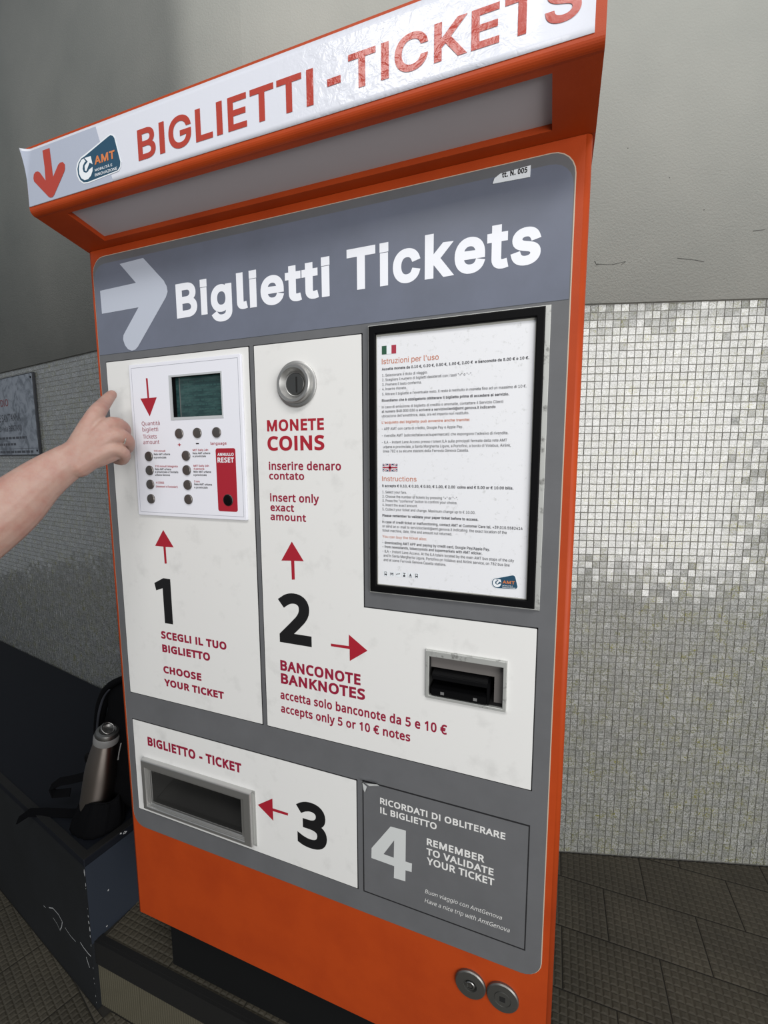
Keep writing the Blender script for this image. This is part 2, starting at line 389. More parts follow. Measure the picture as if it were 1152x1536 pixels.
def _glyph(ch, bold, font):
    """one character as triangles, its contours grown by bold, overlaps resolved by winding number; and its advance"""
    k = (ch, bold, font)
    if k in _glyphs: return _glyphs[k]
    if ('', font) not in _glyphs: _glyphs['', font] = _width('HH', font)
    adv = _width('H' + ('l' if ch == 'I' else ch) + 'H', font) - _glyphs['', font]
    cs = _contours(ch, font) if ch != ' ' else []
    if not cs: _glyphs[k] = (np.zeros((0, 2)), [], adv); return _glyphs[k]
    area = [0.5 * float(np.sum(c[:, 0] * np.roll(c[:, 1], -1) - np.roll(c[:, 0], -1) * c[:, 1])) for c in cs]
    sgn = 1.0 if area[int(np.argmax(np.abs(area)))] > 0 else -1.0       # orientation of solid contours
    N = []
    for c in cs:
        if bold > 0:
            d = np.roll(c, -1, 0) - c; L = np.hypot(d[:, 0], d[:, 1])[:, None]; n_ = sgn * np.c_[d[:, 1], -d[:, 0]] / np.maximum(L, 1e-9)
            pv = np.roll(n_, 1, 0); m_ = n_ + pv; ml = np.hypot(m_[:, 0], m_[:, 1])[:, None]; m_ = m_ / np.maximum(ml, 1e-9)
            cc = np.maximum(0.5, np.sum(m_ * n_, 1))[:, None]; c = c + m_ * bold / cc
        N.append(c)
    V = []; E = []
    for c in N:
        o = len(V); V += [Vector((float(a), float(b))) for a, b in c]; E += [(o + q, o + (q + 1) % len(c)) for q in range(len(c))]
    r = delaunay_2d_cdt(V, E, [], 0, 1e-6)
    U = np.array([v[:] for v in r[0]]); F = [tuple(f) for f in r[2]]
    A = np.concatenate([c for c in N]); B = np.concatenate([np.roll(c, -1, 0) for c in N])
    keep = []
    for f in F:
        g = U[list(f)].mean(0); up = (A[:, 1] <= g[1]) & (B[:, 1] > g[1]); dn = (A[:, 1] > g[1]) & (B[:, 1] <= g[1])
        cr = (B[:, 0] - A[:, 0]) * (g[1] - A[:, 1]) - (g[0] - A[:, 0]) * (B[:, 1] - A[:, 1])
        if (int(np.sum(up & (cr > 0))) - int(np.sum(dn & (cr < 0)))) * sgn > 0: keep.append(f)
    _glyphs[k] = (U, keep, adv); return _glyphs[k]
def _shape(body, bold, slant, spacing=1.0, font='humanist'):
    x = 0.0; VV = []; FF = []; n = 0
    for ch in body:
        U, F, adv = _glyph(ch, bold, font)
        if len(U):
            VV.append(np.c_[U[:, 0] + x + slant * U[:, 1], U[:, 1]]); FF += [tuple(n + i for i in f) for f in F]; n += len(U)
        x += adv + 2.0 * bold * 0.75 + (spacing - 1.0) * 0.3
    return np.concatenate(VV), FF
_cap = {}
def lettering(name, rows, y, parent, extra=(), label=None, font='humanist'):
    if len(rows) > 1:                                               # one object per line of writing
        for r in rows: o = _lettering(name, [r], y, parent, (), label, font)
        if extra: o = _lettering('printed_mark', [], y, parent, extra, label, font)
        return o
    if rows and extra: _lettering('printed_mark', [], y, parent, extra, label, font); extra = ()
    return _lettering(name, rows, y, parent, extra, label, font)
def _lettering(name, rows, y, parent, extra=(), label=None, font='humanist'):
    """rows: (material, text, x0, x1, z baseline, cap height, bold, slant) printed on the plane Y=y; extra: (material, polygon)"""
    keys = []; verts = []; faces = []; mids = []
    def mid(k):
        if k not in keys: keys.append(k)
        return keys.index(k)
    for (k, txt, x0, x1, z, h, bold, slant) in rows:
        b = (bold, slant)
        if (bold, font) not in _cap:
            v, _ = _shape('H', bold, 0, 1.0, font); _cap[bold, font] = (v[:, 1].min(), v[:, 1].max())
        lo, hi = _cap[bold, font]
        V, F = _shape(txt, bold, slant, 1.0, font)
        sx = (x1 - x0) / (V[:, 0].max() - V[:, 0].min()); sz = h / (hi - lo)
        X = x0 + (V[:, 0] - V[:, 0].min()) * sx; Z = z + (V[:, 1] - lo) * sz
        o = len(verts); verts += [(a, y, c) for a, c in zip(X, Z)]
        faces += [tuple(o + i for i in f) for f in F]; mids += [mid(k)] * len(F)
    for (k, P, dy) in extra:
        bm = bmesh.new(); f = bm.faces.new([bm.verts.new((p[0], y - dy, p[1])) for p in P]); f.normal_update()
        bmesh.ops.triangulate(bm, faces=[f]); bm.verts.index_update(); o = len(verts)
        verts += [v.co[:] for v in bm.verts]
        for f in bm.faces: faces.append(tuple(o + v.index for v in f.verts)); mids.append(mid(k))
        bm.free()
    me = bpy.data.meshes.new(name); me.from_pydata(verts, [], faces)
    o = link(name, me, [M[k] for k in keys], parent, label)
    for p, i in zip(me.polygons, mids): p.material_index = i
    bm = bmesh.new(); bm.from_mesh(me)
    for f in bm.faces:
        f.normal_update()
        if f.normal.y > 0: f.normal_flip()
    bm.to_mesh(me); bm.free()
    return o

# ================================================================== the setting
# the wall bends (plan view) round a soft corner behind the machine
BX, BY = 0.0, 0.443
SL, SR = -0.170, 0.285
uL = Vector((1, SL, 0)).normalized(); uR = Vector((1, SR, 0)).normalized()
turn = math.acos(uL.dot(uR)); tl = 0.16; RAD = tl / math.tan((PI - turn) / 2) if False else tl / math.tan(turn / 2)
B0 = Vector((BX, BY, 0)); Pa = B0 - uL * tl; Pb = B0 + uR * tl
nL = Vector((-uL.y, uL.x, 0)); Cc = Pa + nL * RAD                    # convex towards the viewer: centre lies behind the wall
ARC = RAD * turn
def wall_pt(s):
    """s = 0 at the middle of the bend; returns point and direction along the wall"""
    if s < -ARC / 2: return Pa + uL * (s + ARC / 2), uL
    if s > ARC / 2: return Pb + uR * (s - ARC / 2), uR
    a = (s + ARC / 2) / RAD
    r = Pa - Cc; c, q = math.cos(a), math.sin(a)
    return Cc + Vector((r.x * c - r.y * q, r.x * q + r.y * c, 0)), Vector((uL.x * c - uL.y * q, uL.x * q + uL.y * c, 0))
TOPZ = 1.510
def wall_strip(s0, s1, z0, z1, front, back, step=0.06):
    bm = bmesh.new(); n = max(2, int(abs(s1 - s0) / step)); prev = None
    for i in range(n + 1):
        p, u = wall_pt(s0 + (s1 - s0) * i / n); nn = Vector((-u.y, u.x, 0))
        A = p + nn * front; B = p + nn * back
        cur = [bm.verts.new((A.x, A.y, z0)), bm.verts.new((A.x, A.y, z1)), bm.verts.new((B.x, B.y, z1)), bm.verts.new((B.x, B.y, z0))]
        if prev:
            for k in range(4):
                f = bm.faces.new((prev[k], cur[k], cur[(k + 1) % 4], prev[(k + 1) % 4])); f.smooth = k in (0, 2)
        prev = cur
    return bm

PIT = 0.0186; TW = 0.0176
def tile_mesh(name, w, h, d=0.003, inset=0.0006):
    me = bpy.data.meshes.new(name)
    a, b = w / 2, h / 2; c, e = a - inset, b - inset
    me.from_pydata([(-a, d, -b), (a, d, -b), (a, d, b), (-a, d, b), (-c, 0, -e), (c, 0, -e), (c, 0, e), (-c, 0, e)], [],
                   [(4, 5, 6, 7), (0, 1, 5, 4), (1, 2, 6, 5), (2, 3, 7, 6), (3, 0, 4, 7)])
    me.materials.append(M['mosaic']); return me
TM = tile_mesh('tile', TW, TW); TMB = np.array([v.co[:] for v in TM.vertices])
rt = random.Random(3)
def build_wall(name, s0, s1, z_lo):
    o = struct(bm_obj(name, wall_strip(s0, s1, -0.18, 3.3, 0.0014, 0.20), M['grout']))
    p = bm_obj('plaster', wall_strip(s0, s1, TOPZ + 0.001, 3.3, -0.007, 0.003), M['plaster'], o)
    spots = []
    ns = int((s1 - s0) / PIT); s = s0 if s0 > 0 or s1 > 0 else s0
    rows = int((TOPZ - z_lo) / PIT)
    for i in range(ns):
        sc = s0 + (i + 0.5) * PIT if s0 >= 0 else s1 - (i + 0.5) * PIT
        q, u = wall_pt(sc); nn = Vector((-u.y, u.x, 0))
        for j in range(rows):
            z = TOPZ - (j + 0.5) * PIT
            c = Vector((q.x, q.y, z)); v = CAM - c
            spots.append((c, u, nn, j, -nn.dot(v.normalized()) * -1 / v.length_squared if False else abs(nn.dot(v.normalized())) / v.length_squared, i))
    def xf(c, u, nn):
        ry, rx = rt.gauss(0, 0.018), rt.gauss(0, 0.018); dx, dz, dy = rt.gauss(0, 0.00018), rt.gauss(0, 0.00018), rt.gauss(0, 0.00022)
        m = Matrix(((u.x, nn.x, 0), (u.y, nn.y, 0), (0, 0, 1))).to_4x4()
        return Matrix.Translation(c + u * dx + nn * dy + Vector((0, 0, dz))) @ m @ Matrix.Rotation(ry, 4, 'Z') @ Matrix.Rotation(rx, 4, 'X') @ Matrix.Rotation(rt.gauss(0, 0.012), 4, 'Y')
    vis = [k for k, t in enumerate(spots) if t[0].x > 0.845 and t[0].x < 1.25]
    vis.sort(key=lambda k: -spots[k][4]); single = set(vis[:300])
    T4 = np.c_[TMB, np.ones(8)]; VV = []; FF = []; n = 0
    base = [tuple(p.vertices) for p in TM.polygons]
    for k, (c, u, nn, j, _, i) in enumerate(spots):
        mt = xf(c, u, nn)
        if k in single:
            q = bpy.data.objects.new('tile', TM); COL.objects.link(q); q.parent = o; q.matrix_world = mt
        else:
            VV.append((T4 @ np.array(mt).T)[:, :3]); FF += [tuple(n + a for a in f) for f in base]; n += 8
    me = bpy.data.meshes.new('mosaic_tiles'); me.from_pydata(np.concatenate(VV).tolist(), [], FF)
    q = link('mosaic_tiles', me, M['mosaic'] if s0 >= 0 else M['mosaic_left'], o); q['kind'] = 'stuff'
    return o
wl = build_wall('wall_left', -5.2, 0.0, 0.0)
wr = build_wall('wall_right', 0.0, 2.9, 0.0)

# ---- upper floor (platform) and its nosing, lower floor
TX0, TY0, TLX, TLY = 0.834, 0.0405, 0.2065, 0.1405
def stud_tile(w, h, nx, ny, hgt=0.0013, gap=0.0022):
    bm = bmesh.new(); a, b = w / 2 - gap / 2, h / 2 - gap / 2
    px, py = 2 * a / nx, 2 * b / ny
    g = {}
    def V(x, y, z):
        k = (round(x, 6), round(y, 6), z)
        if k not in g: g[k] = bm.verts.new((x, y, z))
        return g[k]
    for i in range(nx):
        for j in range(ny):
            x0, x1 = -a + i * px, -a + (i + 1) * px; y0, y1 = -b + j * py, -b + (j + 1) * py
            m = 0.22; u0, u1, v0, v1 = x0 + px * m, x1 - px * m, y0 + py * m, y1 - py * m
            if (i + j) % 2: u0 += px * .08; u1 -= px * .08
            q = [V(x0, y0, 0), V(x1, y0, 0), V(x1, y1, 0), V(x0, y1, 0)]; t = [V(u0, v0, hgt), V(u1, v0, hgt), V(u1, v1, hgt), V(u0, v1, hgt)]
            bm.faces.new(t)
            for k in range(4): bm.faces.new((q[k], q[(k + 1) % 4], t[(k + 1) % 4], t[k]))
    me = bpy.data.meshes.new('tile'); bm.to_mesh(me); bm.free()
    me.materials.append(M['floortile']); return me
FT = stud_tile(TLX, TLY, 13, 9)
PLAT_L = -0.205
fl = struct(prism_obj('floor', [(PLAT_L, 0.045), (2.9, 0.045), (2.9, 1.35), (1.2, 0.80), (0.2, 0.52), (-0.02, 0.452), (-0.165, 0.472)], 'z', -0.18, -0.0012, M['joint']))
tr = bmesh.new(); add_box(tr, PLAT_L, 2.9, 0.034, 0.0405, -0.058, 0.0014); add_box(tr, PLAT_L, 2.9, 0.0405, 0.052, -0.002, 0.0024)
TRIM = None
ft = []
for j in range(8):
    y = TY0 + (j + 0.5) * TLY
    offx = 0.0 if j % 2 == 0 else 0.1035
    for i in range(-6, 9):
        x = TX0 + offx + (i + 0.5) * TLX
        if j == 0: pass
        # keep tiles that lie in front of the wall
        wy = BY + (SL * (x) if x < 0 else SR * x)
        if x - TLX / 2 < PLAT_L - 0.02 or y - TLY / 2 > wy + 0.03: continue
        ft.append((x, y))
for (x, y) in ft:
    x0, x1, y0, y1 = x - TLX / 2, x + TLX / 2, y - TLY / 2, y + TLY / 2
    cornery = min(BY + (SL * a if a < 0 else SR * a) for a in (x0, x1, max(min(0, x1), x0)))
    if y1 < cornery - 0.004 and x0 > PLAT_L + 0.02:
        q = bpy.data.objects.new('tile', FT); COL.objects.link(q); q.parent = fl; q.location = (x, y, 0)
    else:                                                            # cut against the wall
        me = FT.copy(); bm = bmesh.new(); bm.from_mesh(me)
        def bis(co, no):
            bmesh.ops.bisect_plane(bm, geom=list(bm.verts) + list(bm.edges) + list(bm.faces), plane_co=co, plane_no=no, clear_outer=True)
        cx = Vector((-x, -y, 0))
        if x1 > 0: bis(cx + Vector((BX, BY - 0.003, 0)), Vector((-uR.y, uR.x, 0)))
        if x0 < 0: bis(cx + Vector((BX, BY - 0.003, 0)), Vector((-uL.y, uL.x, 0)))
        bis(cx + Vector((PLAT_L + 0.02, 0, 0)), Vector((-1, 0, 0)))
        n_ = len(bm.faces); bm.to_mesh(me); bm.free()
        if n_:
            q = bpy.data.objects.new('tile', me); COL.objects.link(q); q.parent = fl; q.location = (x, y, 0)
nz = struct(bm_obj('trim_1', tr, M['nosing']))
# riser tiles under the nosing
for i in range(-1, 15):
    x0 = -0.0709 - 0.2065 + 0.2065 * i
    bm = bmesh.new(); xa = max(x0 + 0.001, PLAT_L + 0.001); xb = x0 + 0.2055; n = int((xb - xa) / 0.0068)
    if n < 2: continue
    for k in range(n):
        a = xa + (xb - xa) * k / n; b = xa + (xb - xa) * (k + 1) / n; mm = (b - a) * 0.22
        add_prism(bm, [(a, 0.045), (a, 0.0405), (a + mm, 0.0388), (b - mm, 0.0388), (b, 0.0405), (b, 0.045)], 'z', -0.178, -0.0585)
    bm_obj('riser_tile', bm, M['risertile'], fl)
lf = struct(box_obj('floor', -5.6, 3.4, -3.6, 1.8, -0.30, -0.1812, M['joint']))
LT = FT; ang = -0.31; ca, sa = math.cos(ang), math.sin(ang)
VV = []; FF = []; nb = 0
flat = bpy.data.meshes.new('flat'); flat.from_pydata([(-.102, -.069, 0), (.102, -.069, 0), (.102, .069, 0), (-.102, .069, 0)], [], [(0, 1, 2, 3)])
bench_line = lambda x: 0.029 - 0.191 * (x + 0.20)
for j in range(-24, 22):
    for i in range(-26, 15):
        lx = (i + (0.5 if j % 2 else 0)) * TLX + 0.05; ly = j * TLY + 0.02
        x = -0.45 + lx * ca - ly * sa; y = lx * sa + ly * ca
        if x > 3 or x < -5.2 or y < -3.2: continue
        lim = bench_line(x) if x < -0.20 else 0.041
        near = x < 0.5 and x > -1.75 and y > -0.95
        if near and y > lim + 0.12: continue
        if not near and y > lim - 0.13: continue
        mt = Matrix.Translation((x, y, -0.18)) @ Matrix.Rotation(ang, 4, 'Z')
        if near:
            if y > lim - 0.14:
                me = FT.copy(); bm = bmesh.new(); bm.from_mesh(me); inv = mt.inverted()
                pls = []
                if x < 0.1: pls.append((Vector((-0.20, 0.027, 0)), Vector((0.191, 1, 0))))
                if x > -0.45: pls.append((Vector((0, 0.037, 0)), Vector((0, 1, 0))))
                # the concave meeting of bench and riser: clip by whichever applies at the tile's own side
                if x < -0.20 and len(pls) > 1: pls = pls[:1]
                if x >= -0.20: pls = pls[-1:]
                for co, no in pls:
                    bmesh.ops.bisect_plane(bm, geom=list(bm.verts) + list(bm.edges) + list(bm.faces), plane_co=inv @ Vector((co.x, co.y, -0.18)), plane_no=inv.to_3x3() @ no, clear_outer=True)
                n_ = len(bm.faces); bm.to_mesh(me); bm.free()
                if not n_: continue
            else: me = FT
            q = bpy.data.objects.new('tile', me); COL.objects.link(q); q.parent = lf; q.matrix_world = mt
        else:
            VV.append(np.array([(mt @ v.co)[:] for v in flat.vertices])); FF.append(tuple(range(nb, nb + 4))); nb += 4
me = bpy.data.meshes.new('far_tiles'); me.from_pydata(np.concatenate(VV).tolist(), [], FF); q = link('far_tiles', me, M['floortile'], lf); q['kind'] = 'stuff'
bpy.data.meshes.remove(flat)

# ---- plaster scars on the wall
def on_wall(s, z, out):
    p, u = wall_pt(s); nn = Vector((-u.y, u.x, 0)); return Vector((p.x, p.y, z)) - nn * out
def wall_mark(parent, pts, wd, mat, out=0.0078, name='crack'):
    bm = bmesh.new()
    for a, b in zip(pts, pts[1:]):
        A = on_wall(a[0], a[1], out); B = on_wall(b[0], b[1], out); up = Vector((0, 0, wd / 2)) if abs(a[1] - b[1]) < abs(a[0] - b[0]) else (B - A).cross(Vector((0, 1, 0))).normalized() * wd / 2
        vs = [bm.verts.new(q) for q in (A - up, B - up * 0.4, B + up * 0.4, A + up)]; bm.faces.new(vs)
    return bm_obj(name, bm, mat, parent)
M['crack'] = pmat('hairline crack', (0.07, 0.07, 0.065), 0.9)
def s_of_x(x):
    return ARC / 2 + (x - Pb.x) / uR.x if x > 0 else -ARC / 2 + (x - Pa.x) / uL.x
for pts in ([(.85, 1.602), (.885, 1.600), (.915, 1.606), (.905, 1.598)], [(1.03, 1.609), (1.07, 1.603), (1.09, 1.598)], [(1.19, 1.663), (1.215, 1.665)], [(.845, 1.61), (.85, 1.60), (.853, 1.604)]):
    wall_mark(wr, [(s_of_x(a), z) for a, z in pts], 0.0018, M['crack'])
wall_mark(wl, [(s_of_x(-.845), 2.215), (s_of_x(-.835), 2.19), (s_of_x(-.832), 2.175)], 0.006, M['crack'])
for (x, z) in ((1.0, 1.79), (1.08, 1.715), (.905, 1.86)): wall_mark(wr, [(s_of_x(x), z), (s_of_x(x + .002), z)], 0.002, M['crack'])

# ================================================================== bench
bx, by = -0.200, 0.029
u = Vector((-1, 0.191, 0)).normalized(); FL = 4.8
c0 = Vector((bx, by, 0)); c1 = c0 + u * FL
def backy(x): return BY + SL * x - 0.002
e = Vector((0.126, 1, 0)).normalized()
tb = (backy(bx) - by) / (e.y - SL * e.x); c3 = c0 + e * (tb - 0.004); c2 = Vector((c1.x, backy(c1.x) - 0.002, 0))
bench = thing('bench', (-2.4, 0.65, -0.18), 'long low dark blue-grey built-in bench along the left wall, carrying the black backpack', 'bench')
BZ = 0.222
pts = [(c0.x, c0.y), (c1.x, c1.y), (c2.x, c2.y), (c3.x, c3.y)]
prism_obj('bench_base', pts, 'z', -0.18, BZ - 0.020, M['bench'], bench)
nb_ = Vector((-u.y, u.x, 0));  nb_ = nb_ if nb_.y < 0 else -nb_
q0 = c0 + nb_ * 0.003 - e.cross(Vector((0, 0, 1))) * 0; q0 = c0 + nb_ * 0.003 + Vector((0.003, 0, 0))
q1 = c1 + nb_ * 0.003
prism_obj('seat', [(q0.x, q0.y), (q1.x, q1.y), (c2.x, c2.y), (c3.x + 0.003, c3.y)], 'z', BZ - 0.020, BZ, M['benchtop'], bench, bevel=0.002)
# rubber edging strips
i0 = q0 - nb_ * 0.020 - Vector((0.020, 0, 0)); i1 = q1 - nb_ * 0.020
prism_obj('edging', [(q0.x, q0.y), (q1.x, q1.y), (i1.x, i1.y), (i0.x, i0.y)], 'z', BZ + 0.0001, BZ + 0.0022, M['nosing'], bench)
i3 = c3 + Vector((-0.017, 0, 0)); prism_obj('edging', [(q0.x, q0.y), (c3.x + 0.003, c3.y), (i3.x, i3.y), (i0.x, i0.y)], 'z', BZ + 0.0001, BZ + 0.0022, M['nosing'], bench)
# bench end: same paint, bluish light from the right put into its colour
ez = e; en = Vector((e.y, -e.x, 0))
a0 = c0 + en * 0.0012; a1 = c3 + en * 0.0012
prism_obj('lit_end', [(a0.x, a0.y), (a1.x, a1.y), (c3.x - 0.002, c3.y), (c0.x - 0.002, c0.y + 0.001)], 'z', -0.002, BZ - 0.021, M['benchlit'], bench, label='bench end in the same paint, bluish daylight put into its colour')
# paint chips: thin bare flakes on the corner and the front face
bm = bmesh.new(); rc = random.Random(11)
def flake(o_, du, pts, off):
    vs = [bm.verts.new(o_ + du * p[0] + Vector((0, 0, p[1])) + off) for p in pts]
    bm.faces.new(vs)
def blob(o_, du, cx, cz, rx, rz, off, n=7, tilt=0.0):
    P = []
    for k in range(n):
        t = 2 * PI * k / n; r = 0.75 + 0.5 * rc.random(); a = math.cos(t) * rx * r; b_ = math.sin(t) * rz * r
        P.append((cx + a * math.cos(tilt) - b_ * math.sin(tilt), cz + a * math.sin(tilt) + b_ * math.cos(tilt)))
    flake(o_, du, P, off)
fo = nb_ * 0.0008
for (d, z, rx, rz) in ((0.002, 0.185, .003, .009), (0.001, 0.155, .002, .005), (0.002, .145, .001, .002), (0.003, .092, .001, .002), (0.003, .072, .002, .003), (0.003, 0.055, .003, .004), (0.001, .040, .003, .007), (0.002, 0.02, .002, .004), (0.002, -.005, .001, .003), (.003, -.095, .0012, .003), (.002, -.108, .001, .002), (.002, -.142, .001, .003), (.002, -.16, .001, .002), (0.002, -.066, .0013, .003)):
    blob(c0, u, d, z, rx * .8, rz, fo)
def scratch(P, wd):
    for (a, b_) in zip(P, P[1:]):
        dx, dz = b_[0] - a[0], b_[1] - a[1]; L_ = math.hypot(dx, dz) or 1; nx, nz_ = -dz / L_ * wd / 2, dx / L_ * wd / 2
        flake(c0, u, [(a[0] - nx, a[1] - nz_), (b_[0] - nx, b_[1] - nz_), (b_[0] + nx, b_[1] + nz_), (a[0] + nx, a[1] + nz_)], fo)
for P, wd in (([(0.2568, -0.0478), (0.2449, -0.0468)], 0.002), ([(0.2232, -0.0341), (0.1982, -0.0214), (0.1689, -0.0215), (0.1491, -0.0306), (0.1564, -0.0504), (0.1661, -0.0641)], 0.0024),
              ([(0.2042, -0.0523), (0.1829, -0.057), (0.1669, -0.0685)], 0.0013), ([(0.1368, -0.0402), (0.1102, -0.0464), (0.0831, -0.0462)], 0.0015),
              ([(0.0575, -0.0318), (0.0422, -0.0366), (0.0203, -0.0387), (0.0077, -0.0377)], 0.0028), ([(0.0326, -0.0559), (0.0252, -0.0693), (0.0201, -0.0769)], 0.003)):
    scratch(P, wd)
for (d, z) in ((0.045, 0.10), (0.035, 0.012)):
    blob(c0, e, d, z, .0018, .0022, en * 0.0022)
q = bm_obj('paint_chip', bm, M['chip'], bench, 'pale scraped paint chips along the bench corner'); q['kind'] = 'stuff'

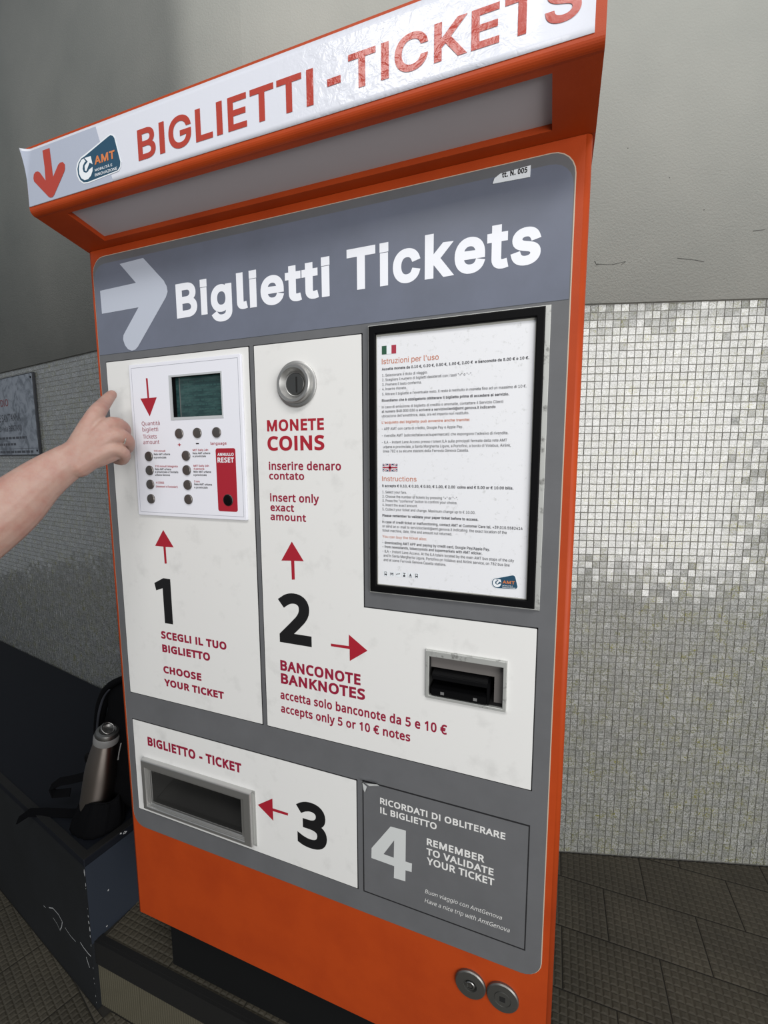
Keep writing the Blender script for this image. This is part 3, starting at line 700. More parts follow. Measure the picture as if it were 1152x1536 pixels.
# ---- measured lettering and printed shapes on the machine (metres: x along the front, z up)
TX = {'head': [('hwhite', 'Biglietti', 0.1941, 0.4714, 1.3569, 0.0525, 0.03, 0), ('hwhite', 'Tickets', 0.4977, 0.7493, 1.3596, 0.0538, 0.03, 0)],
 'keypad': [('crim', 'Quantità', 0.1079, 0.1486, 1.1888, 0.0066, 0.0, 0), ('crim', 'biglietti', 0.1085, 0.1443, 1.1788, 0.0067, 0.0, 0),
            ('crim', 'Tickets', 0.1086, 0.1404, 1.1666, 0.0067, 0.0, 0), ('crim', 'amount', 0.1087, 0.1452, 1.1572, 0.0069, 0.0, 0), ('red', '+', 0.1854, 0.1924, 1.1517, 0.0069, 0.03, 0),
            ('red', 'language', 0.254, 0.2858, 1.154, 0.0044, 0.015, 0), ('red', '110 minuti', 0.1316, 0.1572, 1.1437, 0.0033, 0.02, 0),
            ('black', 'Rete AMT urbana', 0.1312, 0.1672, 1.1381, 0.0033, 0.02, 0), ('black', 'e provinciale', 0.1307, 0.1587, 1.1326, 0.0034, 0.02, 0),
            ('red', '110 minuti integrato', 0.1324, 0.1829, 1.1176, 0.0034, 0.02, 0), ('black', 'Rete AMT urbana', 0.132, 0.1676, 1.1127, 0.0034, 0.02, 0),
            ('black', 'e provinciale e Trenitalia', 0.1316, 0.183, 1.1079, 0.0034, 0.02, 0), ('black', 'urbana Genova', 0.1312, 0.1642, 1.1029, 0.0034, 0.02, 0),
            ('red', '4 CORSE', 0.1319, 0.1503, 1.0895, 0.0034, 0.02, 0), ('red', '(Ascensori e Funicolari)', 0.1313, 0.1798, 1.083, 0.0034, 0.02, 0),
            ('red', 'MET Daily 24h', 0.2167, 0.2486, 1.1444, 0.0032, 0.02, 0), ('black', 'Rete AMT urbana', 0.2163, 0.2523, 1.1392, 0.0032, 0.02, 0),
            ('black', 'e provinciale', 0.216, 0.2432, 1.1344, 0.0032, 0.02, 0), ('red', 'MET Daily 24h', 0.2166, 0.2484, 1.1187, 0.0032, 0.02, 0),
            ('red', '4 persone', 0.2163, 0.2387, 1.1138, 0.0032, 0.02, 0), ('black', 'Rete AMT urbana', 0.216, 0.2521, 1.1089, 0.0033, 0.02, 0),
            ('black', 'e provinciale', 0.2156, 0.2429, 1.1037, 0.0033, 0.02, 0), ('red', '5 ore', 0.2165, 0.2276, 1.093, 0.0033, 0.02, 0),
            ('black', 'Rete AMT urbana', 0.2162, 0.2527, 1.0882, 0.0033, 0.02, 0), ('black', 'e provinciale', 0.2159, 0.2436, 1.0831, 0.0033, 0.02, 0)],
 'logo': [('lorange', 'AMT', 0.1483, 0.1883, 1.5456, 0.0106, 0.03, 0), ('lwhite', 'MOBILITÀ E', 0.1481, 0.1821, 1.5369, 0.0032, 0.01, 0),
          ('lwhite', 'INNOVAZIONE', 0.1474, 0.191, 1.5304, 0.0037, 0.01, 0)],
 'p1': [('crim', 'SCEGLI IL TUO', 0.1163, 0.2631, 0.8072, 0.0141, 0.048, 0), ('crim', 'BIGLIETTO', 0.1169, 0.2264, 0.7815, 0.0146, 0.048, 0),
        ('crim', 'CHOOSE', 0.1164, 0.2046, 0.7411, 0.0138, 0.048, 0), ('crim', 'YOUR TICKET', 0.1163, 0.2526, 0.7161, 0.0135, 0.048, 0)],
 'p2': [('red', 'MONETE', 0.3603, 0.4583, 1.1728, 0.0171, 0.036, 0), ('red', 'COINS', 0.3599, 0.4585, 1.1436, 0.0217, 0.036, 0),
        ('crim', 'inserire denaro', 0.3611, 0.485, 1.1141, 0.0125, 0.026, 0), ('crim', 'contato', 0.361, 0.4233, 1.0994, 0.0115, 0.026, 0),
        ('crim', 'insert only', 0.3613, 0.4479, 1.0653, 0.0125, 0.026, 0), ('crim', 'exact', 0.3614, 0.4041, 1.0503, 0.0115, 0.026, 0),
        ('crim', 'amount', 0.3609, 0.4247, 1.0359, 0.0114, 0.026, 0), ('black', '2', 0.3697, 0.4295, 0.8379, 0.0824, 0.035, 0), ('crim', 'BANCONOTE', 0.3704, 0.5125, 0.79, 0.0175, 0.038, 0),
        ('crim', 'BANKNOTES', 0.3707, 0.5197, 0.7674, 0.0177, 0.038, 0), ('crim', 'accetta solo banconote da 5 e 10 €', 0.3686, 0.646, 0.7404, 0.0146, 0.027, 0),
        ('crim', 'accepts only 5 or 10 € notes', 0.3689, 0.5914, 0.717, 0.0141, 0.027, 0)],
 'p3': [('crim', 'BIGLIETTO - TICKET', 0.064, 0.2831, 0.585, 0.0181, 0.045, 0), ('black', '3', 0.3923, 0.4495, 0.4866, 0.0815, 0.035, 0)],
 'p4': [('white', 'RICORDATI DI OBLITERARE', 0.5431, 0.7301, 0.6031, 0.0105, 0.03, 0), ('white', 'IL BIGLIETTO', 0.5433, 0.6325, 0.5874, 0.0106, 0.03, 0),
        ('white', 'REMEMBER', 0.6177, 0.7025, 0.558, 0.0114, 0.03, 0), ('white', 'TO VALIDATE', 0.6173, 0.7155, 0.542, 0.0112, 0.03, 0),
        ('white', 'YOUR TICKET', 0.6179, 0.7169, 0.5263, 0.0116, 0.03, 0), ('white', 'Buon viaggio con AmtGenova', 0.6156, 0.729, 0.4769, 0.0065, 0.0, 0.2),
        ('white', 'Have a nice trip with AmtGenova', 0.6152, 0.7401, 0.461, 0.0068, 0.0, 0.2)],
 'poster': [('porange', "Istruzioni per l'uso", 0.549, 0.6281, 1.2584, 0.0071, 0.0, 0),
            ('pblack', 'Accetta monete da 0.10 €, 0.20 €, 0.50 €, 1.00 €, 2.00 €  e banconote da 5.00 € o 10 €.', 0.549, 0.7403, 1.2501, 0.0035, 0.02, 0),
            ('pblack', '1. Selezionare il titolo di viaggio.', 0.5494, 0.6133, 1.2418, 0.0035, 0.0, 0),
            ('pblack', '2. Scegliere il numero di biglietti desiderati con i tasti "+" o "-".', 0.5494, 0.6718, 1.2358, 0.0035, 0.0, 0),
            ('pblack', '3. Premere il tasto conferma.', 0.5494, 0.6053, 1.2295, 0.0035, 0.0, 0), ('pblack', '4. Inserire monete.', 0.5494, 0.5845, 1.2236, 0.0035, 0.0, 0),
            ('pblack', "5. Ritirare il biglietto e l'eventuale resto. Il resto è restituito in moneta fino ad un massimo di 10 €.", 0.5493, 0.7384, 1.2167, 0.0035, 0.0, 0),
            ('pblack', 'Ricordiamo che è obbligatorio obliterare il biglietto prima di accedere al servizio.', 0.5488, 0.718, 1.2082, 0.0035, 0.02, 0),
            ('pblack', 'In caso di emissione di biglietto di credito o anomalie, contattare il Servizio Clienti', 0.5488, 0.7111, 1.1995, 0.0035, 0.0, 0),
            ('pblack', 'al numero 848 000 030 o scrivere a servizioclienti@amt.genova.it indicando', 0.5487, 0.7019, 1.1935, 0.0035, 0.01, 0),
            ('pblack', "ubicazione dell'emettitrice, data, ora ed importo non restituito.", 0.5487, 0.6687, 1.1873, 0.0035, 0.0, 0),
            ('porange', "L'acquisto del biglietto può avvenire anche tramite:", 0.5487, 0.67, 1.1786, 0.0035, 0.01, 0),
            ('pblack', '- APP AMT con carta di credito, Google Pay e Apple Pay.', 0.5486, 0.6612, 1.1699, 0.0036, 0.0, 0),
            ('pblack', "- rivendite AMT (edicole/tabaccai/supermercati) che espongono l'adesivo di rivendita.", 0.5486, 0.7183, 1.1607, 0.0036, 0.0, 0),
            ('pblack', '- ILA - Instant Lane Access presso i totem ILA sulle principali fermate della rete AMT', 0.5486, 0.7171, 1.1516, 0.0036, 0.0, 0),
            ('pblack', 'urbana e provinciale, a Santa Margherita Ligure, a Portofino, a bordo di Volabus, Airlink,', 0.5506, 0.7219, 1.1453, 0.0036, 0.0, 0),
            ('pblack', 'linea 782 e su alcune stazioni della Ferrovia Genova Casella.', 0.5506, 0.6692, 1.1394, 0.0036, 0.0, 0),
            ('porange', 'Instructions', 0.5489, 0.599, 1.0997, 0.0066, 0.0, 0),
            ('pblack', 'It accepts € 0.10, € 0.20, € 0.50, € 1.00, € 2.00  coins and € 5.00 or € 10.00 bills.', 0.5489, 0.7265, 1.0913, 0.0037, 0.02, 0),
            ('pblack', '1. Select your fare.', 0.5491, 0.5849, 1.0825, 0.0037, 0.0, 0),
            ('pblack', '2. Choose the number of tickets by pressing "+" or "-".', 0.5491, 0.6561, 1.0763, 0.0037, 0.0, 0),
            ('pblack', '3. Press the "conferma" button to confirm your choice.', 0.549, 0.6553, 1.0704, 0.0037, 0.0, 0),
            ('pblack', '4. Insert the exact amount.', 0.549, 0.6005, 1.0644, 0.0037, 0.0, 0),
            ('pblack', '5. Collect your ticket and change. Maximum change up to € 10.00.', 0.549, 0.6794, 1.0582, 0.0037, 0.0, 0),
            ('pblack', 'Please remember to validate your paper ticket before to access.', 0.549, 0.6835, 1.0493, 0.0037, 0.02, 0),
            ('pblack', 'In case of credit ticket or malfunctioning, contact AMT at Customer Care tel. +39.010.5582414', 0.5489, 0.7393, 1.0402, 0.0037, 0.01, 0),
            ('pblack', 'or send an e-mail to servizioclienti@amt.genova.it indicating  the exact location of the', 0.5489, 0.72, 1.034, 0.0038, 0.0, 0),
            ('pblack', 'ticket machine, date, time and amount not returned.', 0.5489, 0.6489, 1.0279, 0.0038, 0.0, 0),
            ('porange', 'You can buy the ticket also:', 0.5488, 0.6139, 1.0191, 0.0038, 0.0, 0),
            ('pblack', '- downloading AMT APP and paying by credit card, Google Pay/Apple Pay.', 0.5488, 0.6994, 1.0105, 0.0038, 0.01, 0),
            ('pblack', '- from newsstands, tobacconists and supermarkets with AMT sticker.', 0.5488, 0.6896, 1.0045, 0.0038, 0.01, 0),
            ('pblack', '- ILA - Instant Lane Access. At the ILA totem located by the main AMT bus stops of the city', 0.5488, 0.7301, 0.9979, 0.0038, 0.0, 0),
            ('pblack', 'and in Santa Margherita Ligure, Portofino on Volabus and Airlink service, on 782 bus line', 0.5506, 0.7249, 0.9917, 0.0038, 0.0, 0),
            ('pblack', 'and at some Ferrovia Genova Casella stations.', 0.5506, 0.6414, 0.9854, 0.0038, 0.0, 0)],
 'reset': [('white', 'ANNULLO', 0.2672, 0.2992, 1.1361, 0.0048, 0.036, 0), ('white', 'RESET', 0.2668, 0.2992, 1.1256, 0.008, 0.03, 0)],
 'sign': [('signred', 'BIGLIETTI', 0.2308, 0.5007, 1.5327, 0.0379, 0.02, 0), ('signred', 'TICKETS', 0.5445, 0.781, 1.535, 0.0356, 0.02, 0)],
 'sticker': [('black', 'tt. N. 005', 0.7027, 0.7312, 1.461, 0.0059, 0.036, 0)]}
SH = {'banknote': [('outer', [(0.6147, 0.8632), (0.7265, 0.8637), (0.7262, 0.793), (0.6146, 0.7927)]), ('inner', [(0.619, 0.8548), (0.7215, 0.8553), (0.7213, 0.7974), (0.6184, 0.7966)])],
 'buttons': [('x', [(0.1906, 1.1733)]), ('x', [(0.2287, 1.1735)]), ('x', [(0.2678, 1.1734)]), ('x', [(0.1202, 1.1362)]), ('x', [(0.12, 1.1121)]), ('x', [(0.1194, 1.088)]),
             ('x', [(0.1191, 1.0628)]), ('x', [(0.2026, 1.1369)]), ('x', [(0.2023, 1.113)]), ('x', [(0.2026, 1.0885)]), ('x', [(0.2026, 1.0643)]), ('x', [(0.2844, 1.0653)])],
 'flagit': [('green', [(0.5491, 1.2822), (0.5559, 1.2823), (0.5559, 1.2711), (0.549, 1.271)]), ('fred', [(0.5629, 1.2823), (0.5696, 1.2824), (0.5696, 1.2711), (0.5629, 1.271)])],
 'flaguk': [('x', [(0.5498, 1.1237), (0.5714, 1.1242), (0.5716, 1.1132), (0.5497, 1.1138)])],
 'frameblack': [('x', [(0.5318, 1.3087), (0.757, 1.3067), (0.7559, 0.9402), (0.529, 0.9402)])],
 'headarrow': [('x',
                [(0.0256, 1.4217), (0.1099, 1.4234), (0.076, 1.4582), (0.1293, 1.4596), (0.1705, 1.4187), (0.1762, 1.4089), (0.1774, 1.4007), (0.173, 1.3925), (0.1054, 1.3214),
                 (0.099, 1.317), (0.0908, 1.3158), (0.082, 1.3189), (0.0755, 1.3262), (0.072, 1.3359), (0.0735, 1.343), (0.0788, 1.3489), (0.1121, 1.3841), (0.0261, 1.3834)])],
 'icons': [('x', [(0.5505, 0.9706), (0.5569, 0.9707), (0.5569, 0.9635), (0.5505, 0.9637)]), ('x', [(0.56, 0.9708), (0.5663, 0.9709), (0.5663, 0.9637), (0.56, 0.9639)]),
           ('x', [(0.5693, 0.971), (0.5756, 0.971), (0.5756, 0.964), (0.5693, 0.9641)]), ('x', [(0.5786, 0.9712), (0.5848, 0.9712), (0.5848, 0.9642), (0.5786, 0.9644)]),
           ('x', [(0.5878, 0.9714), (0.5939, 0.9714), (0.5939, 0.9644), (0.5878, 0.9646)]), ('x', [(0.5968, 0.9715), (0.6029, 0.9716), (0.6029, 0.9646), (0.5969, 0.9648)])],
 'keypad': [('red', [(0.124, 1.267), (0.1279, 1.2668), (0.1286, 1.2343), (0.1456, 1.2345), (0.1272, 1.2038), (0.1086, 1.2342), (0.1248, 1.2343)]),
            ('black', [(0.2241, 1.1574), (0.2304, 1.1573), (0.2303, 1.1554), (0.224, 1.1555)])],
 'logo': [('lwhite',
           [(0.1818, 1.5782), (0.1876, 1.5758), (0.1911, 1.5716), (0.1997, 1.5387), (0.1977, 1.5325), (0.1927, 1.5283), (0.1314, 1.525), (0.123, 1.5262), (0.115, 1.5316), (0.1105, 1.5402),
            (0.1101, 1.5487), (0.1136, 1.5562), (0.1207, 1.5616), (0.1295, 1.5637), (0.1767, 1.577)]),
          ('lblue',
           [(0.1822, 1.5764), (0.1865, 1.5745), (0.1891, 1.5712), (0.1974, 1.5392), (0.1962, 1.5335), (0.1914, 1.5296), (0.1316, 1.5268), (0.1236, 1.528), (0.1172, 1.5326), (0.1133, 1.5396),
            (0.1128, 1.5481), (0.1161, 1.555), (0.1222, 1.5599), (0.1303, 1.5615), (0.1775, 1.5755)]),
          ('lwhite',
           [(0.1268, 1.5588), (0.1224, 1.5578), (0.1181, 1.5539), (0.1158, 1.5475), (0.116, 1.5405), (0.1196, 1.5341), (0.126, 1.5303), (0.1331, 1.5302), (0.1392, 1.5335), (0.143, 1.5389),
            (0.1438, 1.5442), (0.1359, 1.542), (0.1342, 1.5401), (0.1299, 1.5392), (0.1252, 1.5413), (0.1236, 1.5458), (0.125, 1.5503), (0.1288, 1.5536), (0.131, 1.5541)]),
          ('lwhite', [(0.129, 1.5589), (0.1417, 1.5587), (0.1442, 1.5475), (0.1386, 1.5508), (0.1312, 1.5414), (0.1281, 1.5423), (0.1282, 1.5489), (0.1351, 1.5529)])],
 'p1': [('red', [(0.137, 1.0081), (0.1586, 0.9785), (0.1401, 0.9782), (0.1404, 0.9483), (0.1356, 0.9476), (0.1349, 0.9783), (0.1157, 0.9784)]),
        ('black', [(0.13, 0.9208), (0.1461, 0.9204), (0.1464, 0.8374), (0.1274, 0.8373), (0.127, 0.902), (0.1113, 0.8966), (0.1081, 0.9099)])],
 'p2': [('red', [(0.3986, 1.0039), (0.4189, 0.9744), (0.402, 0.9739), (0.4021, 0.944), (0.3967, 0.9432), (0.3963, 0.9735), (0.3786, 0.9724)]),
        ('red', [(0.4632, 0.8487), (0.4938, 0.8494), (0.494, 0.8676), (0.5243, 0.8468), (0.495, 0.826), (0.495, 0.8449), (0.4635, 0.8446)])],
 'p3': [('red', [(0.315, 0.5343), (0.3457, 0.5549), (0.3455, 0.5368), (0.3763, 0.5369), (0.3757, 0.5323), (0.3457, 0.5316), (0.3459, 0.5135)])],
 'p4': [('white',
         [(0.5602, 0.5701), (0.5849, 0.5709), (0.5845, 0.5189), (0.5948, 0.519), (0.5943, 0.5044), (0.5845, 0.5038), (0.5843, 0.485), (0.5655, 0.4838), (0.5661, 0.5044), (0.5279, 0.5053),
          (0.5284, 0.5228)]),
        ('gray', [(0.5661, 0.5484), (0.5655, 0.5189), (0.5488, 0.5194)])],
 'plogo': [('x', [(0.7025, 0.9775), (0.7354, 0.9805), (0.736, 0.9603), (0.7028, 0.9616)])],
 'posterquad': [('x', [(0.5423, 1.2976), (0.7471, 1.295), (0.746, 0.9503), (0.5396, 0.949)])],
 'resetstrip': [('x', [(0.265, 1.1482), (0.3021, 1.1482), (0.3034, 1.0475), (0.266, 1.0461)])],
 'screen': [('x', [(0.1764, 1.2655), (0.2811, 1.2662), (0.2819, 1.1982), (0.1759, 1.1988)])],
 'sign': [('signred', [(0.5183, 1.5537), (0.5352, 1.5539), (0.5353, 1.5464), (0.5186, 1.5462)]),
          ('signred',
           [(0.0424, 1.5886), (0.0581, 1.5886), (0.0594, 1.5696), (0.0605, 1.5486), (0.0733, 1.5623), (0.0781, 1.5643), (0.0837, 1.5638), (0.0876, 1.5598), (0.0873, 1.5543),
            (0.0853, 1.5505), (0.0602, 1.5242), (0.0564, 1.5217), (0.0518, 1.5215), (0.0474, 1.5234), (0.018, 1.551), (0.017, 1.5556), (0.0188, 1.561), (0.0234, 1.5634), (0.0286, 1.5629),
            (0.0325, 1.5606), (0.0436, 1.5471), (0.0439, 1.5658)])],
 'signgray': [('x', [(0.0083, 1.5706), (0.0082, 1.591), (0.1517, 1.5883), (0.1592, 1.5758), (0.1806, 1.5181), (0.0074, 1.5164)])],
 'slot': [('outer', [(0.045, 0.5569), (0.3049, 0.5594), (0.3048, 0.4559), (0.0456, 0.4563)]), ('inner', [(0.0555, 0.5367), (0.2864, 0.5419), (0.2837, 0.467), (0.0574, 0.4626)])],
 'sticker': [('x', [(0.7001, 1.4661), (0.7348, 1.4679), (0.7345, 1.4555), (0.6919, 1.4567), (0.6936, 1.4623)])]}

# ================================================================== ticket machine
tm = thing('ticket_machine', (0.40, 0.20, 0.0), 'tall orange and grey ticket machine with white instruction panels and overhanging canopy', 'ticket machine')
W0, W1, ZB, ZT = 0.0, 0.80, 0.1993, 1.4888
DEP = 0.36
bm = bmesh.new(); add_prism(bm, round_rect(W0, W1, 0.0, DEP, 0.007, 5), 'z', ZB, ZT)
body = bm_obj('body', bm, M['orange'], tm)
for p in body.data.polygons: p.use_smooth = abs(p.normal.z) < 0.5 and p.area < 0.02
SB = [(0.6195, 0.7210, 0.7975, 0.8550), (0.0675, 0.2825, 0.4685, 0.5385), (0.1775, 0.2810, 1.1990, 1.2660)]   # banknote, tray, screen openings
cut(body, [cbox(SB[0][0], SB[0][1], -0.03, 0.07, SB[0][2], SB[0][3]), cbox(SB[1][0], SB[1][1], -0.03, 0.075, SB[1][2], SB[1][3]), cbox(SB[2][0], SB[2][1], -0.03, 0.006, SB[2][2], SB[2][3])])
# plinth
prism_obj('plinth', round_rect(0.012, 0.79, 0.0635, 0.34, 0.004, 3), 'z', 0.0024, ZB - 0.0005, M['plinth'], tm)
# grey front plate
GX0, GX1, GZ0, GZ1 = 0.0114, 0.7831, 0.4027, 1.4758
fp = prism_obj('front_plate', round_rect(GX0, GX1, GZ0, GZ1, 0.026), 'y', -0.0014, 0.0005, M['gray'], tm)
cut(fp, [cbox(a[0], a[1], -0.03, 0.03, a[2], a[3]) for a in SB])
edge = pmat('cream plate edge', (0.52, 0.42, 0.33), 0.5)
bm = bmesh.new(); o_ = round_rect(GX0 - 0.0013, GX1 + 0.0013, GZ0 - 0.0005, GZ1 + 0.0013, 0.027); add_prism(bm, o_, 'y', -0.0008, 0.0004)
pe = bm_obj('plate_edging', bm, edge, tm); cut(pe, [cbox(0.04, 0.76, -0.03, 0.03, 0.43, 1.45)])
# seam where the heading film ends
YP = -0.0014
sh = lambda k: [(m_, P, 0.0) for m_, P in SH.get(k, [])]
hd = lettering('lettering', TX['head'], YP - 0.0005, fp, font='grotesk')
ha = lettering('arrow_symbol', [], YP - 0.0005, fp, [('arrowlav', SH['headarrow'][0][1], 0)])
M['seam'] = pmat('film seam', (0.055, 0.062, 0.075), 0.6)
M['film'] = pmat('blue grey heading film', (0.150, 0.168, 0.222), 0.34, coat=0.1, coat_rough=0.25)
grime(M['film'], (0.155, 0.172, 0.228), (0.135, 0.150, 0.195), 12, 0.3, 0.7)
hf = prism_obj('heading_film', round_rect(GX0 + 0.0012, GX1 - 0.0012, 1.3147, GZ1 - 0.0115, [0.026, 0.026, 0.001, 0.001]), 'y', YP - 0.0002, YP, M['film'], fp, label='slightly bluer heading film')
box_obj('film_seam', GX0 + 0.001, GX1 - 0.001, YP - 0.0002, YP, 1.3140, 1.3147, M['seam'], fp)
# number sticker
stk = lettering('number_sticker', [], YP - 0.0012, tm, [('lwhite', SH['sticker'][0][1], 0)], label='small white number sticker')
bm = bmesh.new(); bm.from_mesh(stk.data); ex = bmesh.ops.extrude_face_region(bm, geom=list(bm.faces)); 
bmesh.ops.translate(bm, vec=(0, 0.0009, 0), verts=[v for v in ex['geom'] if isinstance(v, bmesh.types.BMVert)]); bmesh.ops.recalc_face_normals(bm, faces=bm.faces); bm.to_mesh(stk.data); bm.free()
lettering('lettering', TX['sticker'], YP - 0.0014, stk)
# white panels: thin plates with a dark outline
def panel(name, pts, holes, label=None, mat='white', d=0.0010):
    p = prism_obj(name, pts, 'y', YP - d, YP + 0.0004, M[mat], tm, label=label)
    if holes: cut(p, [cbox(a[0], a[1], -0.03, 0.03, a[2], a[3]) for a in holes])
    # outline strips
    bm = bmesh.new(); n = len(pts); w_ = 0.0015
    for i in range(n):
        a, b_ = pts[i], pts[(i + 1) % n]
        x0, x1 = sorted((a[0], b_[0])); z0, z1 = sorted((a[1], b_[1]))
        add_box(bm, x0 - w_, x1 + w_, YP - 0.0004, YP + 0.0002, z0 - w_, z1 + w_)
    bm_obj('outline', bm, M['outline'], p)
    return p
P1L, P1R, P2L, P2M, P2R, P3R = 0.0281, 0.3307, 0.3411, 0.5187, 0.7611, 0.5032
P1T, P1B, P2I, P3T, P3B = 1.3008, 0.6874, 0.9126, 0.6308, 0.4427
p1 = panel('instruction_panel', [(P1L, P1B), (P1R, P1B), (P1R, P1T), (P1L, P1T)], [SB[2]], 'white panel with the keypad and black numeral 1')
p2 = panel('instruction_panel', [(P2L, P1B), (P2R, P1B), (P2R, P2I), (P2M, P2I), (P2M, P1T), (P2L, P1T)], [SB[0]], 'L-shaped white panel with coin slot and black numeral 2')
p3 = panel('instruction_panel', [(P1L, P3B), (P3R, P3B), (P3R, P3T), (P1L, P3T)], [SB[1]], 'white panel with ticket tray and black numeral 3')
YW = YP - 0.0010 - 0.0003
lettering('lettering', TX['p1'], YW, p1); lettering('arrow_symbol', [], YW, p1, [('red', SH['p1'][0][1], 0)]); lettering('numeral', [], YW, p1, [('black', SH['p1'][1][1], 0)])
lettering('lettering', [r for r in TX['p2'] if r[1] != '2'], YW, p2); lettering('numeral', [r for r in TX['p2'] if r[1] == '2'], YW, p2)
for P in sh('p2'): lettering('arrow_symbol', [], YW, p2, [P])
lettering('lettering', [r for r in TX['p3'] if r[1] != '3'], YW, p3); lettering('numeral', [r for r in TX['p3'] if r[1] == '3'], YW, p3)
for P in sh('p3'): lettering('arrow_symbol', [], YW, p3, [P])
# grey reminder panel 4
p4 = prism_obj('reminder_panel', [(0.5147, 0.442), (P2R, 0.442), (P2R, P3T + 0.003), (0.5147, P3T + 0.003)], 'y', YP - 0.0005, YP, M['gray'], tm)
frame_obj('outline', (0.5138, 0.7620, 0.4411, P3T + 0.0039), (0.5154, 0.7604, 0.4428, P3T + 0.0022), YP - 0.0008, YP, M['outline'], p4)
lettering('lettering', TX['p4'], YP - 0.0008, p4)
lettering('numeral', [], YP - 0.0008, p4, [('p4white', SH['p4'][0][1], 0), ('gray', SH['p4'][1][1], 0.0002)])
bm = bmesh.new()
def tri(P): bm.faces.new([bm.verts.new(p) for p in P])
zc = P3T + 0.004
def tri2(*P): tri([(0.515 + (x - 0.515) * 1.25, YP - y, zc + z * 1.3) for x, y, z in P])
tri2((0.513, .0009, -.002), (0.524, .003, -.004), (0.521, .007, .001), (0.513, .006, .001))
tri2((0.524, .003, -.004), (0.537, .002, -.001), (0.536, .006, .003), (0.521, .007, .001))
tri2((0.514, .001, -.003), (0.521, .004, -.005), (0.518, .003, -.014), (0.515, .001, -.012))
curl = bm_obj('peeled_corner', bm, pmat('clear film backing', (0.70, 0.72, 0.72), 0.25), p4, label='peeled pale film corner')

# keypad ------------------------------------------------------------
KX0, KX1, KZ0, KZ1 = 0.0859, 0.3189, 1.0335, 1.2912
kp = prism_obj('keypad', round_rect(KX0, KX1, KZ0, KZ1, 0.002, 3), 'y', YW - 0.0040, YW + 0.0003, M['plate'], tm, bevel=0.0009, label='raised white keypad plate with steel buttons and screen')
cut(kp, [cbox(SB[2][0], SB[2][1], -0.03, 0.03, SB[2][2], SB[2][3])])
YK = YW - 0.0040
M['kline'] = pmat('thin grey rule', (0.36, 0.37, 0.42), 0.5)
frame_obj('rule', (KX0 + .0055, KX1 - .0050, KZ0 + .0055, KZ1 - .0055), (KX0 + .0061, KX1 - .0056, KZ0 + .0061, KZ1 - .0061), YK - 0.0002, YK + 0.0002, M['kline'], kp)
lettering('lettering', TX['keypad'], YK - 0.0003, kp, [('black', SH['keypad'][1][1], 0)])
lettering('arrow_symbol', [], YK - 0.0003, kp, [('red', SH['keypad'][0][1], 0)])
frame_obj('screen_rim', (0.1740, 0.2825, 1.1955, 1.2680), (0.1785, 0.2800, 1.2000, 1.2650), YK - 0.0006, YK + 0.0015, pmat('pale screen rim', (0.50, 0.52, 0.54), 0.4), kp)
frame_obj('screen_well', (0.1776, 0.2809, 1.1991, 1.2659), (0.1782, 0.2803, 1.1997, 1.2653), YK + 0.0012, 0.003, M['blackplastic'], kp)
sc_ = box_obj('screen', 0.1776, 0.2809, 0.0030, 0.0050, 1.1991, 1.2659, M['lcd'], kp)
bm = bmesh.new(); rl = random.Random(5)
for j in range(7):
    z = 1.2560 - j * 0.0075; x = 0.196
    while x < 0.272:
        L_ = rl.uniform(0.003, 0.011); add_box(bm, x, min(x + L_, 0.275), 0.0027, 0.0030, z, z + 0.0030); x += L_ + rl.uniform(.001, .004)
q = bm_obj('display_text', bm, pmat('faint lcd segments', (0.030, 0.078, 0.076), 0.3), kp); q['kind'] = 'stuff'
bm = bmesh.new(); add_box(bm, 0.1865, 0.1872, 0.0020, 0.0030, 1.2000, 1.2650); bm_obj('screen_divider', bm, M['capgray'], kp)
for i, (_, P) in enumerate(SH['buttons']):
    x, z = P[0]; r = 0.0083
    if i == 11:
        q = lathe_obj('button', x, z, [(0.0096, YK), (0.0096, YK - .0012), (0.0088, YK - .0016), (0.0084, YK - .0010), (0, YK - .0010)], M['steeldark'], kp, 28, 'black reset button')
        bm = bmesh.new(); add_lathe(bm, x, z, [(0.0083, YK - .0009), (0.0080, YK - .0022), (0.0066, YK - .0026), (0, YK - .0024)], 28); bm_obj('button_cap', bm, M['blackplastic'], kp)
    else:
        lathe_obj('button', x, z, [(r, YK + .0002), (r, YK - .0018), (r * .93, YK - .0026), (r * .5, YK - .0030), (0, YK - .0031)], M['button'], kp, 28, 'maroon tinted button' if i == 7 else None)
rs = prism_obj('reset_label', round_rect(0.2636, 0.3022, 1.0468, 1.1482, 0.0035, 4), 'y', YK - 0.0004, YK, M['red'], kp, label='crimson reset strip')
lettering('lettering', [tuple(['lwhite'] + list(r[1:])) for r in TX['reset']], YK - 0.0007, kp)
for o_ in [o for o in kp.children if o.name.startswith('button')]:
    pass

M['ringsteel'] = pmat('dull coin ring steel', (0.46, 0.46, 0.45), 0.42, 0.9)
# coin slot ----------------------------------------------------------
CX, CZ, CR = 0.41475, 1.23984, 0.03336
cs = lathe_obj('coin_slot', CX, CZ, [(CR, YW + .0003), (CR, YW - .0022), (CR - .0014, YW - .0030), (0.0285, YW - .0032), (0.0278, YW - .0105), (0.0262, YW - .0122), (0.0225, YW - .0120), (0.0205, YW - .0095), (0.0172, YW - .0045), (0.0160, YW - .0040)], M['ringsteel'], tm, 48, 'round brushed steel coin entry')
core = lathe_obj('core', CX, CZ, [(0.0162, YW - .0032), (0.0154, YW - .0052), (0.0146, YW - .0058), (0, YW - .0058)], M['steeldark'], cs, 40)
box_obj('slit', CX + .0016, CX + .0042, YW - .0061, YW - .0050, CZ - .0125, CZ + .0100, M['hole'], cs)

